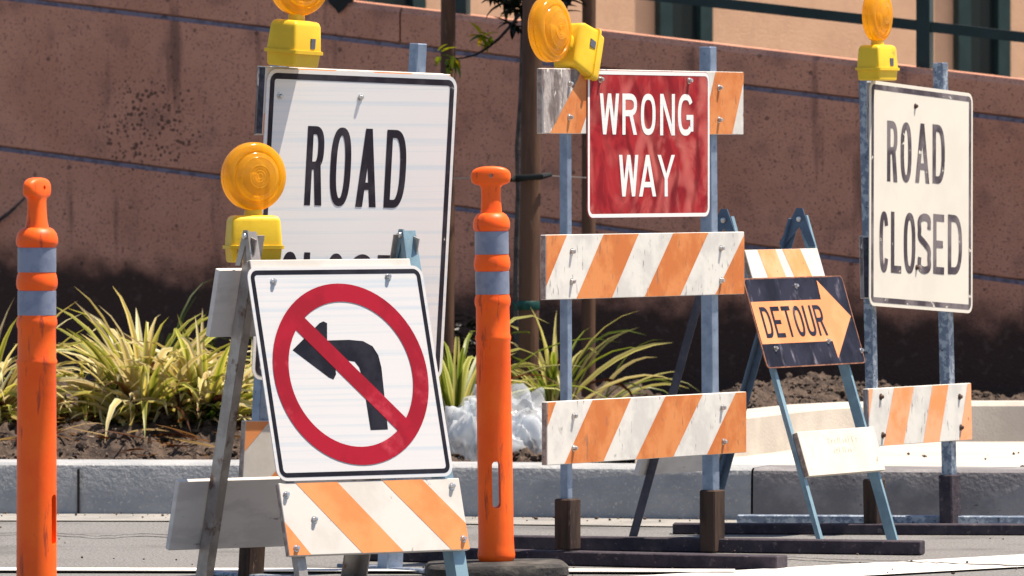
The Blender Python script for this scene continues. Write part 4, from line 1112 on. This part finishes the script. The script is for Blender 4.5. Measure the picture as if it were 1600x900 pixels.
bm = bmesh.new(); f = bm.faces.new([bm.verts.new(FA.p(*FA.uv(x, y, wf), wf + .0006)) for x, y in arrow]); bmesh.ops.triangulate(bm, faces=[f])
obj('left_turn_arrow', bm, M['black_ink'], pA)
bolts(FA, AN, [(427, 440), (606, 433)], wf, h=.013)
bolts(FA, AN, [(447, 773), (491, 812), (463, 857), (706, 760), (724, 842)], wA1, h=.013)
# rear boards (on the outer face of the rear legs)
for tl, bl_ in (((335, 419), (322, 524)), ((272, 749), (260, 857))):
    ua, va = B_.uv(*tl, -.035); ub, vb = B_.uv(*bl_, -.035)
    board(B_, AN, (ua + ub) / 2, wA + .03, vb, va, -.016, -.035, (), [M['wood_back'], M['orange_str'], M['wood_back']])
bp = at(396, 410, 20.74)
warning_light(AN, bp, 14, head_yaw=16, latch=False)

OD = G(1287, 22.62)
AD = thing('sign_stand', 'A-frame stand with dark detour arrow sign between the wrong way and faded road closed barricades', 'sign stand', OD, 'A-frame sign stands')
FD = Frame(OD, 62, 17.2)
wD = FD.uv(1403, 840)[0]
hD = FD.uv(1145, 338)[1]
F_, B_ = a_frame(AD, OD, 62, 17.2, wD, .65, hD, M['bluesteel'], M['skid_steel'], (.020, .010), (.012, .028), .029, M['bluesteel_dk'])
wd1 = .018
u0, u1, v0, v1 = FD.rect((1165, 388), (1276, 390), (1176, 440), (1288, 436), wd1)
st = stripes_px(FD, wd1, 389, 438, [(1183, 1211, 1202, 1230), (1222, 1250, 1243, 1272)])
board(FD, AD, u0, u1 + .01, v0, v1, .0005, wd1, st, [M['cream'], M['orange_fade'], M['wood_end']])
u0, u1, v0, v1 = FD.rect((1246, 673), (1366, 668), (1263, 741), (1384, 738), wd1)
board(FD, AD, u0, u1, v0, v1, .0005, wd1, (), [M['cream_bare'], M['orange_fade'], M['wood_end']])
bm = bmesh.new()                                    # faint scrawl left on the blank board, no longer readable
ms = random.Random(3)
for row, (vv, ua_, ub_, hgt) in enumerate((((v0 + v1) / 2 + .026, .36, .74, .022), ((v0 + v1) / 2 - .004, .40, .62, .018))):
    x = u0 + (u1 - u0) * ua_
    while x < u0 + (u1 - u0) * ub_:
        sl_ = ms.uniform(-.006, .006); h_ = hgt * ms.uniform(.5, 1)
        bm.faces.new([bm.verts.new(FD.p(a_, b_, wd1 + .0009)) for a_, b_ in ((x, vv), (x + .0035, vv), (x + .0035 + sl_, vv + h_), (x + sl_, vv + h_))])
        if ms.random() < .5: bm.faces.new([bm.verts.new(FD.p(a_, b_, wd1 + .0008)) for a_, b_ in ((x, vv + h_ * .8), (x + .014, vv + h_ * .8), (x + .014, vv + h_ * .95), (x, vv + h_ * .95))])
        x += ms.uniform(.012, .026)
obj('faded_scrawl', bm, M['scrawl'], AD)
sD = FD.rect((1162, 436), (1314, 429), (1199, 578), (1354, 565), .022)
pD, wf = panel(FD, AD, sD, wd1 + .0005, .018, [M['det_rust'], M['det_navy']])
# printed dark face a little inside the rusty edge
bm = bmesh.new(); u0, u1, v0, v1 = sD
bm.faces.new([bm.verts.new(FD.p(x, y, wf + .0005)) for x, y in rrect(u0 + .006, u1 - .006, v0 + .004, v1 - .004, .014)])
obj('dark_face', bm, M['det_navy'], pD)
arr = [(1173, 474), (1281, 466), (1275, 438), (1329, 494), (1310, 560), (1301, 532), (1191, 539)]
A_ = [FD.uv(x, y, wf) for x, y in arr]
vt = (A_[0][1] + A_[1][1]) / 2; vb = (A_[5][1] + A_[6][1]) / 2; ub = (A_[0][0] + A_[6][0]) / 2; uh = (A_[1][0] + A_[5][0]) / 2; uh2 = (A_[2][0] + A_[4][0]) / 2
A_ = [(ub, vt), (uh, vt), (uh2, A_[2][1]), A_[3], (uh2, A_[4][1]), (uh, vb), (ub, vb)]
bm = bmesh.new(); f = bm.faces.new([bm.verts.new(FD.p(*q, wf + .001)) for q in A_]); bmesh.ops.triangulate(bm, faces=[f]); obj('arrow', bm, M['det_orange'], pD)
ua = FD.uv(1192, 506, wf)[0]; ue = FD.uv(1287, 500, wf)[0]; hh = vt - vb
v0, v1 = vb + hh * .14, vb + hh * .87
it = []; n_ = 6; gap = (ue - ua) * .035; lw = (ue - ua - gap * 5) / 6
for i, ch in enumerate('DETOUR'): it.append((ch, ua + i * (lw + gap), ua + i * (lw + gap) + lw, v0, v1))
letters(FD, pD, it, wf + .0016, M['det_navy'], .0130)
bolts(FD, AD, [(1243, 447), (1211, 545), (1293, 533), (1345, 548)], wf, r=.006)
for (tl, bl_) in (((1060, 640), (1027, 738)),):
    ua, va = B_.uv(*tl, -.03); ub_, vb_ = B_.uv(*bl_, -.03)
    board(B_, AD, -.03, wD + .03, vb_, va, -.012, -.03, (), [M['wood_back'], M['orange_str'], M['wood_back']])
